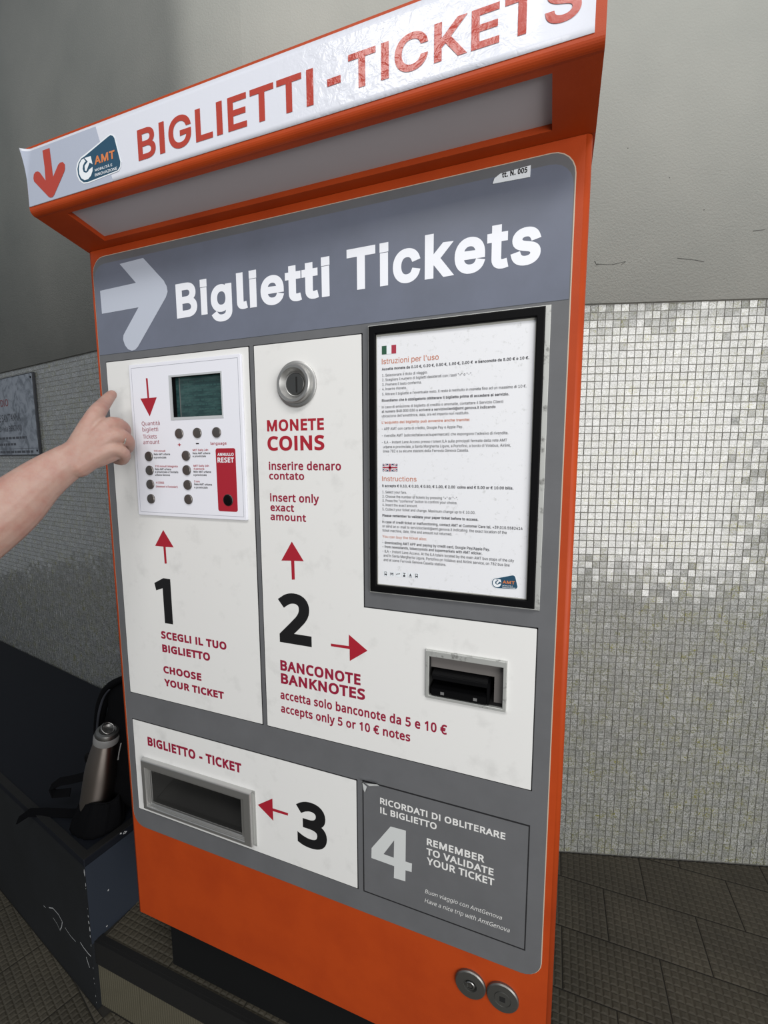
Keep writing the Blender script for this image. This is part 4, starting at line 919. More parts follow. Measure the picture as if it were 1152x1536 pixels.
# banknote entry -------------------------------------------------------
bx0, bx1, bz0, bz1 = 0.6149, 0.7261, 0.7931, 0.8636
bn = frame_obj('banknote_slot', (bx0, bx1, bz0, bz1), (0.6195, 0.7210, 0.7975, 0.8550), YW - 0.0042, YW + 0.0005, M['alu'], tm, 0.0008, 'steel-framed black banknote entry')
def liner(parent, a, dep, mat, t=0.001, name='liner', back=True):
    bm = bmesh.new(); x0, x1, z0, z1 = a; y0 = YW
    add_box(bm, x0 + 1e-4, x0 + t, y0, dep, z0 + 1e-4, z1 - 1e-4); add_box(bm, x1 - t, x1 - 1e-4, y0, dep, z0 + 1e-4, z1 - 1e-4)
    add_box(bm, x0 + t, x1 - t, y0, dep, z0 + 1e-4, z0 + t); add_box(bm, x0 + t, x1 - t, y0, dep, z1 - t, z1 - 1e-4)
    if back: add_box(bm, x0 + t, x1 - t, dep - t, dep, z0 + t, z1 - t)
    return bm_obj(name, bm, mat, parent)
liner(bn, SB[0], 0.066, M['hole'])
bm = bmesh.new(); add_prism(bm, [(0.6205, 0.8500), (0.7200, 0.8500), (0.7200, 0.7995), (0.7090, 0.7995), (0.7090, 0.8360), (0.6205, 0.8360)], 'y', 0.003, 0.0055)
add_prism(bm, [(0.001, 0.8500), (0.001, 0.8540), (0.0055, 0.8540), (0.0055, 0.8500)], 'x', 0.6205, 0.7200); bm_obj('inner_sheet', bm, M['slotgray'], bn)
bm = bmesh.new()
add_prism(bm, [(0.012, 0.8350), (-0.004, 0.8335), (-0.008, 0.8300), (-0.0085, 0.8235), (0.010, 0.8195), (0.03, 0.8195), (0.03, 0.8350)], 'x', 0.6245, 0.7015)
add_prism(bm, [(-0.010, 0.8110), (0.03, 0.8120), (0.03, 0.7985), (-0.006, 0.7985), (-0.010, 0.8010)], 'x', 0.6235, 0.7000)
add_box(bm, 0.7000, 0.7035, -0.006, 0.03, 0.7985, 0.8300)
bmesh.ops.recalc_face_normals(bm, faces=bm.faces); bmesh.ops.bevel(bm, geom=list(bm.edges), offset=0.0008, segments=2, affect='EDGES')
bm_obj('note_mouth', bm, M['blackplastic'], bn)
for x in (0.6375, 0.683): box_obj('sensor', x, x + .005, -0.0106, -0.0096, 0.8035, 0.8075, M['capgray'], bn)

M['traysteel'] = pmat('satin tray steel', (0.58, 0.58, 0.57), 0.32, 0.85)
M['traydark'] = pmat('scuffed inner steel', (0.24, 0.24, 0.235), 0.25, 0.9)
# ticket tray -----------------------------------------------------------
tf = frame_obj('ticket_tray', (0.0520, 0.3056, 0.4563, 0.5585), (0.0620, 0.2900, 0.4640, 0.5435), YW - 0.0095, YW + 0.0005, M['traysteel'], tm, 0.002, 'steel-framed recessed ticket tray')
frame_obj('tray_lip', (0.0621, 0.2899, 0.4641, 0.5434), (0.0680, 0.2820, 0.4690, 0.5380), YW - 0.0050, YW - 0.001, M['traysteel'], tf, 0.0012)
liner(tf, SB[1], 0.060, M['traydark'])
bm = bmesh.new(); add_prism(bm, [(0.006, 0.4697), (0.058, 0.4697), (0.058, 0.482)], 'x', 0.0690, 0.2810); bm_obj('tray_floor', bm, M['traydark'], tf)
box_obj('backing_plate', 0.3040, 0.3105, YW - 0.0015, YW + .0003, 0.4545, 0.5590, M['alu'], tf)

# framed instruction poster ---------------------------------------------
FX0, FX1, FZ0, FZ1 = 0.5290, 0.7633, 0.9375, 1.3102
pf = frame_obj('poster_frame', (0.5312, 0.7572, 0.9398, 1.3085), (0.5410, 0.7472, 0.9500, 1.2975), YP - 0.0065, YP + 0.0, M['blackplastic'], tm, 0.0015, 'black framed bilingual instruction poster')
frame_obj('metal_trim', (FX0, FX1, FZ0, FZ1), (0.5320, 0.7560, 0.9405, 1.3070), YP - 0.0022, YP + 0.0002, M['alu'], pf, 0.0004)
po = box_obj('poster', 0.5395, 0.7485, YP - 0.0010, YP, 0.9485, 1.2990, M['paper'], pf)
YO = YP - 0.0012
frame_obj('paper_edge', (0.5405, 0.7475, 0.9495, 1.2980), (0.5420, 0.7462, 0.9512, 1.2950), YO - 0.0004, YO + 0.0002, pmat('cream paper edge', (0.40, 0.40, 0.37), 0.6), pf)
lettering('lettering', TX['poster'], YO - 0.0002, pf, font='grotesk')
def rect(x0, x1, z0, z1): return [(x0, z0), (x1, z0), (x1, z1), (x0, z1)]
fa, fb = SH['flagit'][0][1], SH['flagit'][1][1]
lettering('italian_flag', [], YO - 0.0002, pf, [('green', rect(fa[0][0], fa[1][0], fa[2][1], fa[0][1]), 0), ('lwhite', rect(fa[1][0], fb[0][0], fa[2][1], fa[0][1]), 0), ('fred', rect(fb[0][0], fb[1][0], fb[2][1], fb[0][1]), 0)])
uk = SH['flaguk'][0][1]; ux0, ux1, uz0, uz1 = uk[0][0], uk[1][0], uk[2][1], uk[0][1]; uw, uh = ux1 - ux0, uz1 - uz0; ucx, ucz = (ux0 + ux1) / 2, (uz0 + uz1) / 2
def diag(x0, z0, x1, z1, t):
    d = Vector((x1 - x0, z1 - z0)).normalized(); nx, nz_ = -d.y * t, d.x * t
    return [(x0 - nx, z0 - nz_), (x1 - nx, z1 - nz_), (x1 + nx, z1 + nz_), (x0 + nx, z0 + nz_)]
s_ = 0.0012
UJ = [('fblue', rect(ux0, ux1, uz0, uz1), 0)]
UJ += [('lwhite', diag(ux0 + s_, uz0 + .0005, ux1 - s_, uz1 - .0005, .0012), .0001), ('lwhite', diag(ux0 + s_, uz1 - .0005, ux1 - s_, uz0 + .0005, .0012), .0001)]
UJ += [('fred', diag(ux0 + s_, uz0 + .0005, ux1 - s_, uz1 - .0005, .0004), .0002), ('fred', diag(ux0 + s_, uz1 - .0005, ux1 - s_, uz0 + .0005, .0004), .0002)]
UJ += [('lwhite', rect(ucx - .0022, ucx + .0022, uz0, uz1), .0003), ('lwhite', rect(ux0, ux1, ucz - .0018, ucz + .0018), .0003), ('fred', rect(ucx - .0012, ucx + .0012, uz0, uz1), .0004), ('fred', rect(ux0, ux1, ucz - .0010, ucz + .0010), .0004)]
lettering('british_flag', [], YO - 0.0002, pf, UJ)
# small transport pictograms
def ell(cx, cz, rx, rz, n=12): return [(cx + rx * math.cos(2 * PI * k / n), cz + rz * math.sin(2 * PI * k / n)) for k in range(n)]
PI_ = []
for i, (_, P) in enumerate(SH['icons']):
    x0, x1, z0, z1 = P[0][0], P[1][0], P[2][1], P[0][1]; w_, h_ = x1 - x0, z1 - z0; cx_, cz_ = (x0 + x1) / 2, (z0 + z1) / 2; B_ = 'pblack'; Wt = 'lwhite'
    PI_.append(('lwhite', rect(x0 - .0003, x1 + .0003, z0, z1), 0))
    if i in (0, 5):
        PI_ += [(B_, rect(x0 + w_ * .2, x1 - w_ * .2, z0 + h_ * .25, z1 - h_ * .1), .0001), (Wt, rect(x0 + w_ * .3, x1 - w_ * .3, z0 + h_ * .5, z1 - h_ * .2), .0002), (B_, rect(x0 + w_ * .22, x0 + w_ * .38, z0 + h_ * .1, z0 + h_ * .26), .0001), (B_, rect(x1 - w_ * .38, x1 - w_ * .22, z0 + h_ * .1, z0 + h_ * .26), .0001)]
    if i == 1:
        PI_ += [(B_, [(x0 + w_ * .15, z0 + h_ * .2), (x0 + w_ * .32, z0 + h_ * .2), (x0 + w_ * .32, z1 - h_ * .2), (x0 + w_ * .15, z1 - h_ * .2)], .0001), (B_, rect(x1 - w_ * .32, x1 - w_ * .15, z0 + h_ * .2, z1 - h_ * .2), .0001),
                (B_, [(x0 + w_ * .15, z1 - h_ * .2), (cx_, z0 + h_ * .35), (x1 - w_ * .15, z1 - h_ * .2), (x1 - w_ * .35, z1 - h_ * .2), (cx_, z0 + h_ * .55), (x0 + w_ * .35, z1 - h_ * .2)], .0001)]
    if i == 2: PI_ += [(B_, [(x0 + w_ * .05, cz_ - h_ * .15), (x1 - w_ * .05, cz_ + h_ * .1), (x1 - w_ * .1, cz_ + h_ * .3), (x0 + w_ * .1, cz_ + h_ * .1)], .0001), (Wt, [(x0 + w_ * .2, cz_ - h_ * .03), (x1 - w_ * .2, cz_ + h_ * .12), (x1 - w_ * .22, cz_ + h_ * .2), (x0 + w_ * .22, cz_ + h_ * .06)], .0002)]
    if i == 3: PI_ += [(B_, rect(x0 + w_ * .25, x1 - w_ * .25, z0 + h_ * .1, z0 + h_ * .5), .0001), (B_, rect(x0 + w_ * .2, x1 - w_ * .2, z1 - h_ * .25, z1 - h_ * .1), .0001), (B_, rect(cx_ - w_ * .05, cx_ + w_ * .05, z0 + h_ * .5, z1 - h_ * .2), .0001)]
    if i == 4: PI_ += [(B_, [(x0 + w_ * .2, z0 + h_ * .35), (x1 - w_ * .2, z0 + h_ * .35), (cx_, z1 - h_ * .1)], .0001), (B_, rect(x0 + w_ * .1, x1 - w_ * .1, z0 + h_ * .12, z0 + h_ * .25), .0001)]
lettering('pictograms', [], YO - 0.0002, pf, PI_)
# operator emblem: same mark on the canopy sign and the poster
def emblem(name, y, parent, mapf=None):
    rows = TX['logo']; ex = []
    g = lambda p: p
    if mapf: g = mapf
    k = 0
    for i, (m_, P) in enumerate(SH['logo']): ex.append((m_, [g(p) for p in P], 0.00012 * (i + 0)))
    R = []
    for (m_, t_, x0, x1, z, h, b_, s__) in rows:
        a = g((x0, z)); c = g((x1, z + h)); R.append((m_, t_, a[0], c[0], a[1], c[1] - a[1], b_, s__))
    o = _lettering(name, R, y - 0.0005, parent, font='grotesk')
    o2 = _lettering(name + '_shape', [], y, parent, ex)
    # join into one print
    bm = bmesh.new(); bm.from_mesh(o.data); off = len(o.data.materials)
    me2 = o2.data; vm = [bm.verts.new(v.co) for v in me2.vertices]
    names = [mm.name for mm in o.data.materials]
    for p in me2.polygons:
        mm = me2.materials[p.material_index]
        if mm.name not in names: names.append(mm.name); o.data.materials.append(mm)
        f = bm.faces.new([vm[i] for i in p.vertices]); f.material_index = names.index(mm.name)
    bm.to_mesh(o.data); bm.free(); bpy.data.objects.remove(o2)
    return o
LB = [p for p in SH['logo'][1][1]]; lx0, lx1 = min(p[0] for p in LB), max(p[0] for p in LB); lz0, lz1 = min(p[1] for p in LB), max(p[1] for p in LB)
PL = SH['plogo'][0][1]; qx0, qx1 = PL[0][0] + .0005, PL[1][0]; qz0, qz1 = PL[3][1], PL[1][1]
emblem('operator_emblem', YO - 0.0002, pf, lambda p: (qx0 + (p[0] - lx0) / (lx1 - lx0) * (qx1 - qx0), qz0 + (p[1] - lz0) / (lz1 - lz0) * (qz1 - qz0)))

# locks -------------------------------------------------------------------
l1 = lathe_obj('lock', 0.6865, 0.3512, [(0.0228, 0.0002), (0.0228, -.0030), (0.0214, -.0046), (0.0100, -.0048), (0.0095, -.0020), (0.0092, -.0008), (0, -.0008)], M['darksteel'], tm, 40, 'round steel lock with a bright tubular core')
lathe_obj('lock_core', 0.6865, 0.3512, [(0.0068, -.0008), (0.0068, -.0045), (0.0060, -.0052), (0.0042, -.0052), (0.0040, -.0030), (0.0032, -.0028), (0.0030, -.0048), (0, -.0050)], M['steel'], l1, 28, 'bright tubular core')
l2 = lathe_obj('lock', 0.7333, 0.3512, [(0.0228, 0.0002), (0.0228, -.0030), (0.0214, -.0046), (0.0122, -.0048), (0.0119, -.0040), (0.0112, -.0040), (0.0109, -.0050), (0, -.0050)], M['darksteel'], tm, 40, 'round steel lock with a square key hole')
box_obj('key_hole', 0.7293, 0.7373, -.0053, -.0050, 0.3472, 0.3552, M['hole'], l2)

# canopy ---------------------------------------------------------------------
CP = [(DEP, ZT + .0005), (0.001, ZT + .0005), (-0.0800, 1.5070)]
for k in range(6):
    t = math.radians(257 - k * 13); CP.append((-0.0810 + 0.0090 * math.cos(t) , 1.5160 + 0.0090 * math.sin(t)))
CP += [(-0.0900, 1.5180), (-0.0900, 1.6010), (-0.0860, 1.6050), (DEP, 1.6050)]
can = prism_obj('canopy', CP, 'x', W0, 0.8025, M['orange'], tm, label='overhanging orange canopy with illuminated-style sign strip')
bm = bmesh.new(); nn_ = Vector((0.233, 1)).normalized()
uz = lambda y: 1.489 - 0.2235 * y
add_prism(bm, [(-0.0745, uz(-0.0745) - .02), (-0.0135, uz(-.0135) - .02), (-0.0135, uz(-.0135) + .012), (-0.0745, uz(-.0745) + .012)], 'x', 0.0600, 0.7570)
cut(can, [bm])
for P_ in can.data.polygons: P_.use_smooth = False
prism_obj('lamp_cover', [(-0.0744, uz(-.0744) + .0075), (-0.0136, uz(-.0136) + .0075), (-0.0136, uz(-.0136) + .0110), (-0.0744, uz(-.0744) + .0110)], 'x', 0.0602, 0.7568, M['diffuser'], can, label='grey frosted lamp cover')
# sign film with a curled upper left corner
YS = -0.0908
def curl_y(x, z):
    d = max(0.0, 0.016 - (x - 0.001) - (1.5945 - z) * 0.32)
    return -0.45 * d * d / 0.016
def sign_grid(name, x0, x1, z0, z1, mat, y, parent, clip=None):
    xs = sorted(set([x0 + (0.03) * (k / 10) for k in range(11)] + [x0 + 0.03 + (x1 - x0 - 0.03) * k / 8 for k in range(9)])); zs = [z0 + (z1 - z0) * k / 12 for k in range(13)]
    bm = bmesh.new(); g = [[bm.verts.new((a, y + curl_y(a, c), c)) for c in zs] for a in xs]
    for i in range(len(xs) - 1):
        for j in range(12): bm.faces.new((g[i][j], g[i + 1][j], g[i + 1][j + 1], g[i][j + 1])).smooth = True
    ex = bmesh.ops.extrude_face_region(bm, geom=list(bm.faces)); bmesh.ops.translate(bm, vec=(0, 0.0006, 0), verts=[v for v in ex['geom'] if isinstance(v, bmesh.types.BMVert)])
    return bm_obj(name, bm, mat, parent)
sg = sign_grid('sign', 0.0015, 0.7930, 1.5180, 1.5975, M['signwhite'], YS, can)
GP = [(0.1545, 1.5944), (0.1590, 1.5790), (0.1810, 1.5182)]
bm = bmesh.new(); zs = [1.5182 + (1.5944 - 1.5182) * k / 12 for k in range(13)]
def gx(z): return 0.181 - (z - 1.5182) / (1.579 - 1.5182) * 0.022 if z < 1.579 else 0.159 - (z - 1.579) / (.0154) * .0045
prev = None
for k in range(13):
    z = zs[k]; row = [bm.verts.new((a, YS - 0.0003 + curl_y(a, z), z)) for a in [0.0018 + 0.03 * i / 10 for i in range(11)] + [gx(z)]]
    if prev:
        for i in range(11): bm.faces.new((prev[i], prev[i + 1], row[i + 1], row[i]))
    prev = row
q = bm_obj('sign_band', bm, M['signgray'], can)
for f in q.data.polygons:
    pass
lettering('lettering', TX['sign'], YS - 0.0005, can, font='grotesk')
lettering('dash_mark', [], YS - 0.0005, can, [(SH['sign'][0][0], SH['sign'][0][1], 0)])
lettering('arrow_symbol', [], YS - 0.0007, can, [(SH['sign'][1][0], SH['sign'][1][1], 0)])
emblem('operator_emblem', YS - 0.0006, can)

# ================================================================== notice on the left wall
def lw(x, z, out):                                                  # point on the left wall's face at plan x
    p, u_ = wall_pt(s_of_x(x)); nn = Vector((-u_.y, u_.x, 0)); return Vector((p.x, p.y, z)) - nn * out, u_, nn
no_p, no_u, no_n = lw(-1.205, 1.15, 0.0)
notice = thing('notice_board', (no_p.x, no_p.y, no_p.z), 'weathered grey-blue printed notice fixed to the mosaic wall at the left edge', 'sign')
NM = Matrix(((no_u.x, no_n.x, 0, no_p.x), (no_u.y, no_n.y, 0, no_p.y), (0, 0, 1, no_p.z), (0, 0, 0, 1)))   # local x along wall, y into wall, z up
def place(o, mt): o.data.transform(mt); return o
NW, NH = 0.62, 0.335
place(box_obj('board', -NW, 0, -0.010, -0.001, 0, NH, M['plaqueframe'], notice, 0.001), NM)
place(box_obj('printed_sheet', -NW + .005, -.005, -0.0112, -0.0100, .005, NH - .005, M['plaque'], notice), NM)
NR = [('plaquered', 'STUDIO', -0.405, -0.240, 0.214, 0.030, .02, 0), ('plaqueink', "E SANT'ANNA", -0.345, -0.140, 0.148, 0.032, .02, 0), ('plaqueink', 'LO - via BERTANI', -0.370, -0.140, 0.106, 0.024, .01, 0)]
for row_ in NR: place(lettering('lettering', [row_], -0.0116, notice), NM)
bm = bmesh.new(); rn = random.Random(2)
for (z, x1) in ((0.072, -.10), (0.045, -.20), (0.012, -.05)):
    x = -0.55
    while x < x1: L_ = rn.uniform(.012, .04); add_box(bm, x, min(x + L_, x1), -0.0115, -0.0112, z, z + .010); x += L_ + .007
add_box(bm, -NW + .01, -.01, -0.0115, -0.0112, 0.030, 0.0315)
q = place(bm_obj('faded_text', bm, M['plaqueink'], notice), NM); q['kind'] = 'stuff'
for z in (0.02, NH - .02):
    q = place(lathe_obj('rivet', -0.014, z, [(0.004, -0.0112), (0.004, -0.013), (0.002, -.0138), (0, -.0138)], M['blackplastic'], notice, 12), NM)

# ================================================================== backpack
def smoothchain(P, k=4):
    P = [np.array(p) for p in P]; out = []
    for i in range(len(P) - 1):
        p0 = P[max(i - 1, 0)]; p1 = P[i]; p2 = P[i + 1]; p3 = P[min(i + 2, len(P) - 1)]
        for j in range(k):
            t = j / k; out.append(0.5 * ((2 * p1) + (-p0 + p2) * t + (2 * p0 - 5 * p1 + 4 * p2 - p3) * t * t + (-p0 + 3 * p1 - 3 * p2 + p3) * t ** 3))
    out.append(P[-1]); return out
BG = thing('backpack', (-0.20, 0.20, BZ), 'black nylon backpack slumped on the bench end beside the ticket machine', 'bag')
def superbox(bm, c, hx, hy, hz, tilt, pw=3.2, nu=40, nv=24, taper=0.0, squash=None, mi=0):
    """rounded padded block; taper narrows it upwards"""
    rings = []
    for j in range(nv + 1):
        ph = -PI / 2 + PI * j / nv
        cz_ = math.copysign(abs(math.sin(ph)) ** (2 / pw), math.sin(ph)); cr = abs(math.cos(ph)) ** (2 / pw)
        row = []
        for i in range(nu):
            t = 2 * PI * i / nu
            a = math.copysign(abs(math.cos(t)) ** (2 / pw), math.cos(t)); b_ = math.copysign(abs(math.sin(t)) ** (2 / pw), math.sin(t))
            k = 1 - taper * (cz_ * .5 + .5) ** 2
            p = Vector((a * cr * hx * k, b_ * cr * hy * k, cz_ * hz))
            if squash: p = squash(p)
            row.append(bm.verts.new(c + tilt @ p))
        rings.append(row)
    for A, B_ in zip(rings, rings[1:]):
        for i in range(nu):
            f = bm.faces.new((A[i], A[(i + 1) % nu], B_[(i + 1) % nu], B_[i])); f.smooth = True; f.material_index = mi
    bmesh.ops.remove_doubles(bm, verts=list(bm.verts), dist=1e-5)
tilt = Matrix.Rotation(math.radians(-9), 3, 'Z')
def wr_(p):
    return p + Vector((0.08 * (p.z + .18) + 0.004 * math.sin(p.z * 55 + p.x * 20), 0.004 * math.sin(p.z * 47 + p.y * 31), 0.0))
bm = bmesh.new(); superbox(bm, Vector((-0.180, 0.226, BZ + 0.184)), 0.162, 0.098, 0.180, tilt, 3.4, taper=0.16, squash=wr_)
bgb = bm_obj('pack_body', bm, M['bag'], BG)
# side pocket with gathered, elasticated top, holding the bottle
bm = bmesh.new(); rp = random.Random(4); PC = Vector((-0.268, 0.116, BZ + 0.0035)); PHt = 0.074; nseg = 56; rings = []
for j in range(10):
    v = j / 9; R_ = 0.068 - 0.018 * v + 0.004 * math.sin(v * PI); row = []
    for i in range(nseg):
        t = 2 * PI * i / nseg; g = 0.0035 * v * math.sin(t * 11 + 1.3) + 0.0022 * math.sin(t * 5 + v * 3) + 0.0014 * math.sin(t * 19)
        row.append(bm.verts.new(PC + Vector(((R_ + g) * math.cos(t) * 0.93 + 0.014 * v, (R_ + g) * math.sin(t) * 0.82 + 0.010 * v, v * PHt + 0.003 * math.sin(t * 4) * v))))
    rings.append(row)
inn = []
for j in (9, 6, 2):
    v = j / 9; inn.append([bm.verts.new(q.co * 1.0 + (Vector((PC.x + .014 * v, PC.y + .010 * v, q.co.z)) - q.co) * 0.07) for q in rings[j]])
for A, B_ in zip(rings + inn, (rings + inn)[1:]):
    for i in range(nseg): bm.faces.new((A[i], A[(i + 1) % nseg], B_[(i + 1) % nseg], B_[i])).smooth = True
bm.faces.new(rings[0][::-1]); bm.faces.new(inn[-1])
pk = bm_obj('side_pocket', bm, M['bag'], BG)
bm = bmesh.new(); rim = [v for v in [(PC + Vector(((0.047) * math.cos(t) * 0.95 + .014, 0.047 * math.sin(t) * 0.84 + .010, PHt + 0.003 * math.sin(t * 4)))) for t in [2 * PI * k / 40 for k in range(41)]]]
tube(bm, rim, [0.0022] * 41, 8); bm_obj('elastic_hem', bm, M['bag'], BG)
# padded back edge with lighter zip tape
BE = [(-0.338, 0.180, BZ + .02), (-0.338, 0.180, BZ + .12), (-0.328, 0.178, BZ + .20), (-0.304, 0.176, BZ + .28), (-0.268, 0.178, BZ + .335), (-0.20, .19, BZ + .368)]
BQ = smoothchain([p + (r_,) for p, r_ in zip(BE, [.012, .014, .014, .014, .013, .010])], 5)
bm = bmesh.new(); tube(bm, [q[:3] for q in BQ], [q[3] for q in BQ], 12, 0.7); bm_obj('shoulder_strap', bm, M['bag'], BG)
bm = bmesh.new(); ZT_ = [(q[0] + .012, q[1] - .016, q[2] - .004) for q in BQ[5:21]]; tube(bm, ZT_, [.0030] * len(ZT_), 8, .5); bm_obj('zip_tape', bm, M['bagtrim'], BG, label='grey zip tape')
bm = bmesh.new(); tube(bm, [(-0.183, .128, BZ + .225), (-0.184, .122, BZ + .205), (-0.187, .120, BZ + .188)], [.0016, .0016, .002], 8); bm_obj('zip_puller', bm, M['capgray'], BG, label='grey zip puller')
def ribbon(pts, wd, th, mat, name, up):
    bm = bmesh.new(); rows = []
    pts = [Vector(p) for p in pts]
    for i, p in enumerate(pts):
        t = (pts[min(i + 1, len(pts) - 1)] - pts[max(i - 1, 0)]).normalized(); a = Vector(up[i] if isinstance(up, list) else up); a = (a - t * a.dot(t)).normalized(); nrm = t.cross(a)
        rows.append([bm.verts.new(p + a * sx * wd / 2 + nrm * sy * th / 2) for sx, sy in ((-1, -1), (1, -1), (1, 1), (-1, 1))])
    for A, B_ in zip(rows, rows[1:]):
        for k in range(4): bm.faces.new((A[k], A[(k + 1) % 4], B_[(k + 1) % 4], B_[k]))
    bm.faces.new(rows[0][::-1]); bm.faces.new(rows[-1])
    return bm_obj(name, bm, mat, BG)
ribbon([(-.245, .110, .262), (-.300, .105, .246), (-.355, .100, .232), (-.420, .084, .228), (-.460, .070, .226), (-.484, .056, .208)], .020, .003, M['bag'], 'webbing_strap', (0.2, .8, .6))
ribbon([(-.255, .120, .345), (-.300, .118, .338), (-.350, .112, .318), (-.385, .105, .308), (-.412, .098, .290), (-.405, .100, .272), (-.36, .112, .280)], .020, .003, M['bag'], 'webbing_strap', (0.1, .5, .85))
bm = bmesh.new(); superbox(bm, Vector((-0.270, 0.105, 0.402)), 0.010, 0.006, 0.014, Matrix.Identity(3), 2.6, 14, 8); bm_obj('buckle', bm, M['blackplastic'], BG)
tgo = lettering('brand_tag', [], 0, BG, [('chip', [(0, 0), (.004, .0), (.006, .004), (.002, .004)], 0), ('chip', [(.008, .0), (.014, .002), (.019, .009), (.012, .008)], 0), ('bag', [(.0102, .0022), (.013, .0032), (.0155, .0072), (.0125, .0066)], .0003)])
tgo.data.transform(Matrix.Translation((-0.180, 0.104, 0.226)) @ Matrix.Rotation(math.radians(20), 4, 'Z'))

# ================================================================== bottle in the pocket
BA = Vector((-0.286, 0.118, 0.232)); BB = Vector((-0.2150, 0.121, 0.482))
bt = thing('water_bottle', tuple(BA), 'brushed dark steel water bottle standing in the backpack side pocket', 'bottle')
ax = (BB - BA).normalized(); LN = (BB - BA).length
rm = ax.to_track_quat('Z', 'Y').to_matrix().to_4x4(); rm.translation = BA
def zl(name, prof, mat, n=36, label=None):
    bm = bmesh.new(); add_lathe(bm, 0, 0, [(r, -z) for r, z in prof], n)
    o = bm_obj(name, bm, mat, bt, label); o.data.set_sharp_from_angle(angle=math.radians(40)); o.data.transform(Matrix.Rotation(math.radians(-90), 4, 'X'))
    o.matrix_parent_inverse = Matrix.Identity(4); o.matrix_basis = Matrix.Translation(-BA) @ rm; return o   # local z runs up the bottle
R_ = 0.0365
zl('bottle_body', [(0, 0), (R_ - .004, 0), (R_, .004), (R_, LN * .52), (R_ - .0015, LN * .62), (R_ - .006, LN * .76), (R_ - .0105, LN * .88), (0, LN * .88)], M['bottle'])
zl('collar', [(0, LN * .875), (R_ - .0085, LN * .875), (R_ - .0080, LN * .93), (R_ - .0100, LN * .945), (0, LN * .945)], M['capgray'], label='grey silicone collar')
zl('cap', [(R_ - .0105, LN * .94), (R_ - .0095, LN * .955), (R_ - .012, LN * .985), (R_ - .018, LN * .99), (R_ - .020, LN * .97), (0, LN * .968)], M['steel'])
bm = bmesh.new(); cp = rm @ Vector((0, 0, LN)); tube(bm, [rm @ Vector((math.cos(t) * .014, math.sin(t) * .014, LN * .985 + .006 + .006 * math.sin(t))) for t in [2 * PI * k / 16 for k in range(17)]], [.0016] * 17, 8)
bm_obj('carry_loop', bm, M['steel'], bt)

# ================================================================== the pointing person (only the forearm and hand reach into view)
person = thing('person', (-0.0485, -0.2643, 0.9589), 'bare right forearm reaching in from the left, index finger pointing at the keypad', 'person')
J = {
 'fore': [(-0.215, -0.640, 1.200, 0.052), (-0.160, -0.520, 1.060, 0.048), (-0.105, -0.410, 0.930, 0.042), (-0.0724, -0.3343, 0.9026, 0.044), (-0.0485, -0.2643, 0.9589, 0.047), (0.0151, -0.1802, 1.049, 0.0430), (0.0465, -0.1404, 1.0985, 0.033), (0.0733, -0.1078, 1.1314, 0.026)],
 'index': [(0.0769, -0.1055, 1.1386, 0.018), (0.0959, -0.0821, 1.1979, 0.0135), (0.087, -0.0591, 1.2193, 0.0105), (0.0796, -0.043, 1.2322, 0.009), (0.0752, -0.0331, 1.2391, 0.0078)],
 'middle': [(0.0801, -0.1051, 1.1324, 0.018), (0.1133, -0.0742, 1.1824, 0.0138), (0.1141, -0.0491, 1.183, 0.0105), (0.0959, -0.0315, 1.1725, 0.0092), (0.0758, -0.0273, 1.1641, 0.008)],
 'ring': [(0.0812, -0.1043, 1.1263, 0.018), (0.1198, -0.0738, 1.1668, 0.0138), (0.1256, -0.0517, 1.1623, 0.0102), (0.1056, -0.035, 1.1501, 0.009), (0.0845, -0.0307, 1.1448, 0.0078)],
 'pinky': [(0.0824, -0.1035, 1.1211, 0.018), (0.1176, -0.0782, 1.1469, 0.0128), (0.1259, -0.0597, 1.1408, 0.0095), (0.1062, -0.0469, 1.1302, 0.0085), (0.0867, -0.0436, 1.1302, 0.0072)],
 'thumb': [(0.0689, -0.1, 1.1377, 0.018), (0.0688, -0.0725, 1.1679, 0.0145), (0.0619, -0.0498, 1.1723, 0.0115), (0.0666, -0.0345, 1.1685, 0.0095)],
}
bm = bmesh.new()
view = (CAM - Vector((0.09, -0.09, 1.15))).normalized()
for k, P in J.items():
    Q = smoothchain(P, 6 if k == 'fore' else 4)
    tube(bm, [q[:3] for q in Q], [q[3] for q in Q], 20 if k == 'fore' else 14, 0.80 if k == 'fore' else 1.0, up=tuple(view) if k == 'fore' else None)
# webbing between the metacarpals and the heel of the hand
def mid_(a, b_, f=0.5): return tuple(a[i] * (1 - f) + b_[i] * f for i in range(4))
for a, b_ in (('index', 'middle'), ('middle', 'ring'), ('ring', 'pinky')):
    s0, s1 = mid_(J[a][0], J[b_][0]), mid_(J[a][1], J[b_][1]); tube(bm, [s0[:3], mid_(s0, s1, .85)[:3]], [.0175, .0125], 14)
tube(bm, [J['fore'][6][:3], J['fore'][7][:3], mid_(J['middle'][0], J['middle'][1], .5)[:3]], [.030, .0255, .0195], 18, .85, up=tuple(view))
tube(bm, [(0.078, -0.098, 1.128), (0.100, -0.084, 1.136), (0.112, -0.070, 1.142)], [.018, .017, .0145], 14)
arm = bm_obj('arm', bm, M['skin'], person, smooth=True)
md = arm.modifiers.new('r', 'REMESH'); md.mode = 'VOXEL'; md.voxel_size = 0.0016; md.use_smooth_shade = True
ms = arm.modifiers.new('s', 'SMOOTH'); ms.factor = 0.6; ms.iterations = 7
dg = bpy.context.evaluated_depsgraph_get(); dg.update()
me = bpy.data.meshes.new_from_object(arm.evaluated_get(dg)); arm.modifiers.clear(); arm.data = me
me.materials.clear(); me.materials.append(M['skin'])
for p in me.polygons: p.use_smooth = True
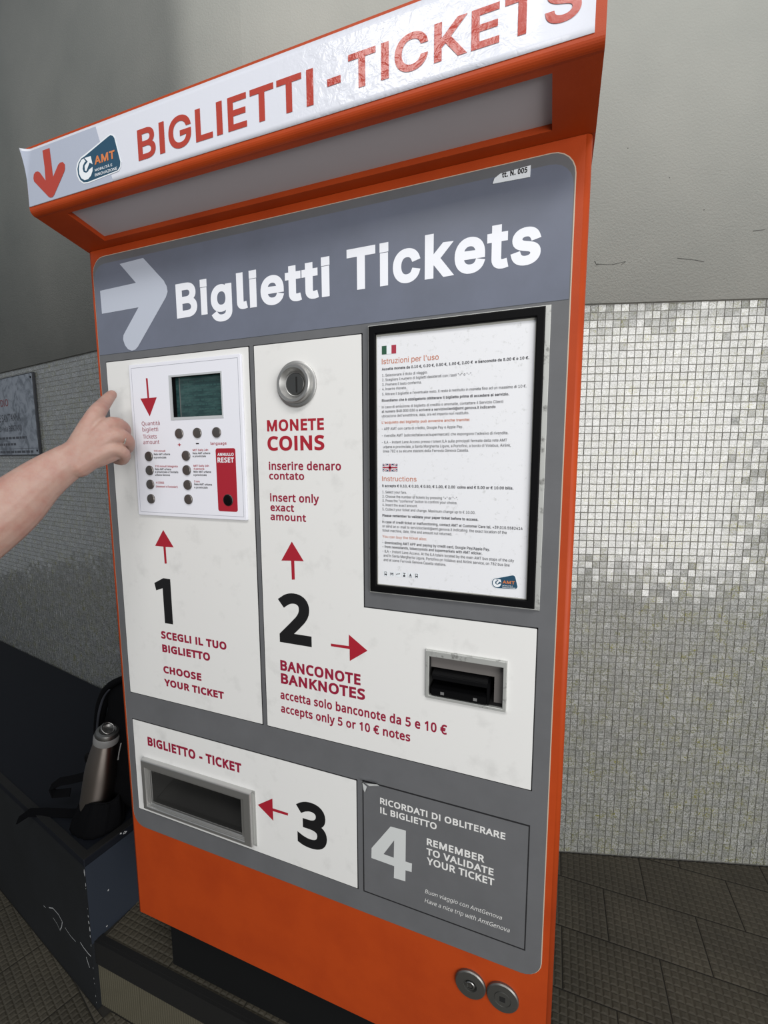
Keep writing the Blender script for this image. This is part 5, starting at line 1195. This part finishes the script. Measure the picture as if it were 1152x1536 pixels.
bm = bmesh.new(); tube(bm, [(-0.238, -0.690, 1.258), (-0.215, -0.640, 1.200), (-0.180, -0.562, 1.110)], [.068, .066, .064], 24); bm_obj('sleeve', bm, pmat('navy cotton sleeve', (0.02, 0.025, 0.05), 0.9), person, 'short dark sleeve')
# finger nail on the index, ring on the ring finger
tip = Vector(J['index'][4][:3]); pre = Vector(J['index'][3][:3]); fd = (tip - pre).normalized(); nv = (view - fd * view.dot(fd)).normalized(); sd = fd.cross(nv)
bm = bmesh.new(); c = tip - fd * 0.0005 + nv * 0.0063; gr = []
for i in range(7):
    row = []
    for j in range(7):
        a = (i / 6 - .5) * 2; b_ = (j / 6 - .5) * 2; rr = math.sqrt(max(0, 1 - 0.25 * b_ * b_ * abs(b_)))
        row.append(bm.verts.new(c + sd * a * .0052 * rr + fd * b_ * .0058 - nv * (a * a * .0022 + max(0, b_) * .0008)))
    gr.append(row)
for i in range(6):
    for j in range(6): bm.faces.new((gr[i][j], gr[i + 1][j], gr[i + 1][j + 1], gr[i][j + 1])).smooth = True
ex = bmesh.ops.extrude_face_region(bm, geom=list(bm.faces)); bmesh.ops.translate(bm, vec=-nv * .0006, verts=[v for v in ex['geom'] if isinstance(v, bmesh.types.BMVert)])
bm_obj('fingernail', bm, M['nail'], person)
rA = Vector(J['ring'][1][:3]); rB = Vector(J['ring'][2][:3]); rd = (rB - rA).normalized(); rc_ = rA.lerp(rB, 0.62); a1 = rd.cross(Vector((0, 0, 1))).normalized(); a2 = rd.cross(a1)
bm = bmesh.new(); n = 28; rows = []
for i in range(n):
    t = 2 * PI * i / n; o1 = a1 * math.cos(t) + a2 * math.sin(t)
    rows.append([bm.verts.new(rc_ + o1 * r_ + rd * h_) for r_, h_ in ((.0112, -.0016), (.0138, -.0010), (.0138, .0010), (.0112, .0016))])
for i in range(n):
    A, B_ = rows[i], rows[(i + 1) % n]
    for k in range(4): bm.faces.new((A[k], B_[k], B_[(k + 1) % 4], A[(k + 1) % 4]))
bm_obj('finger_ring', bm, M['ring'], person, label='silver ring')

# tidy the lettering helper
bpy.data.objects.remove(_to)
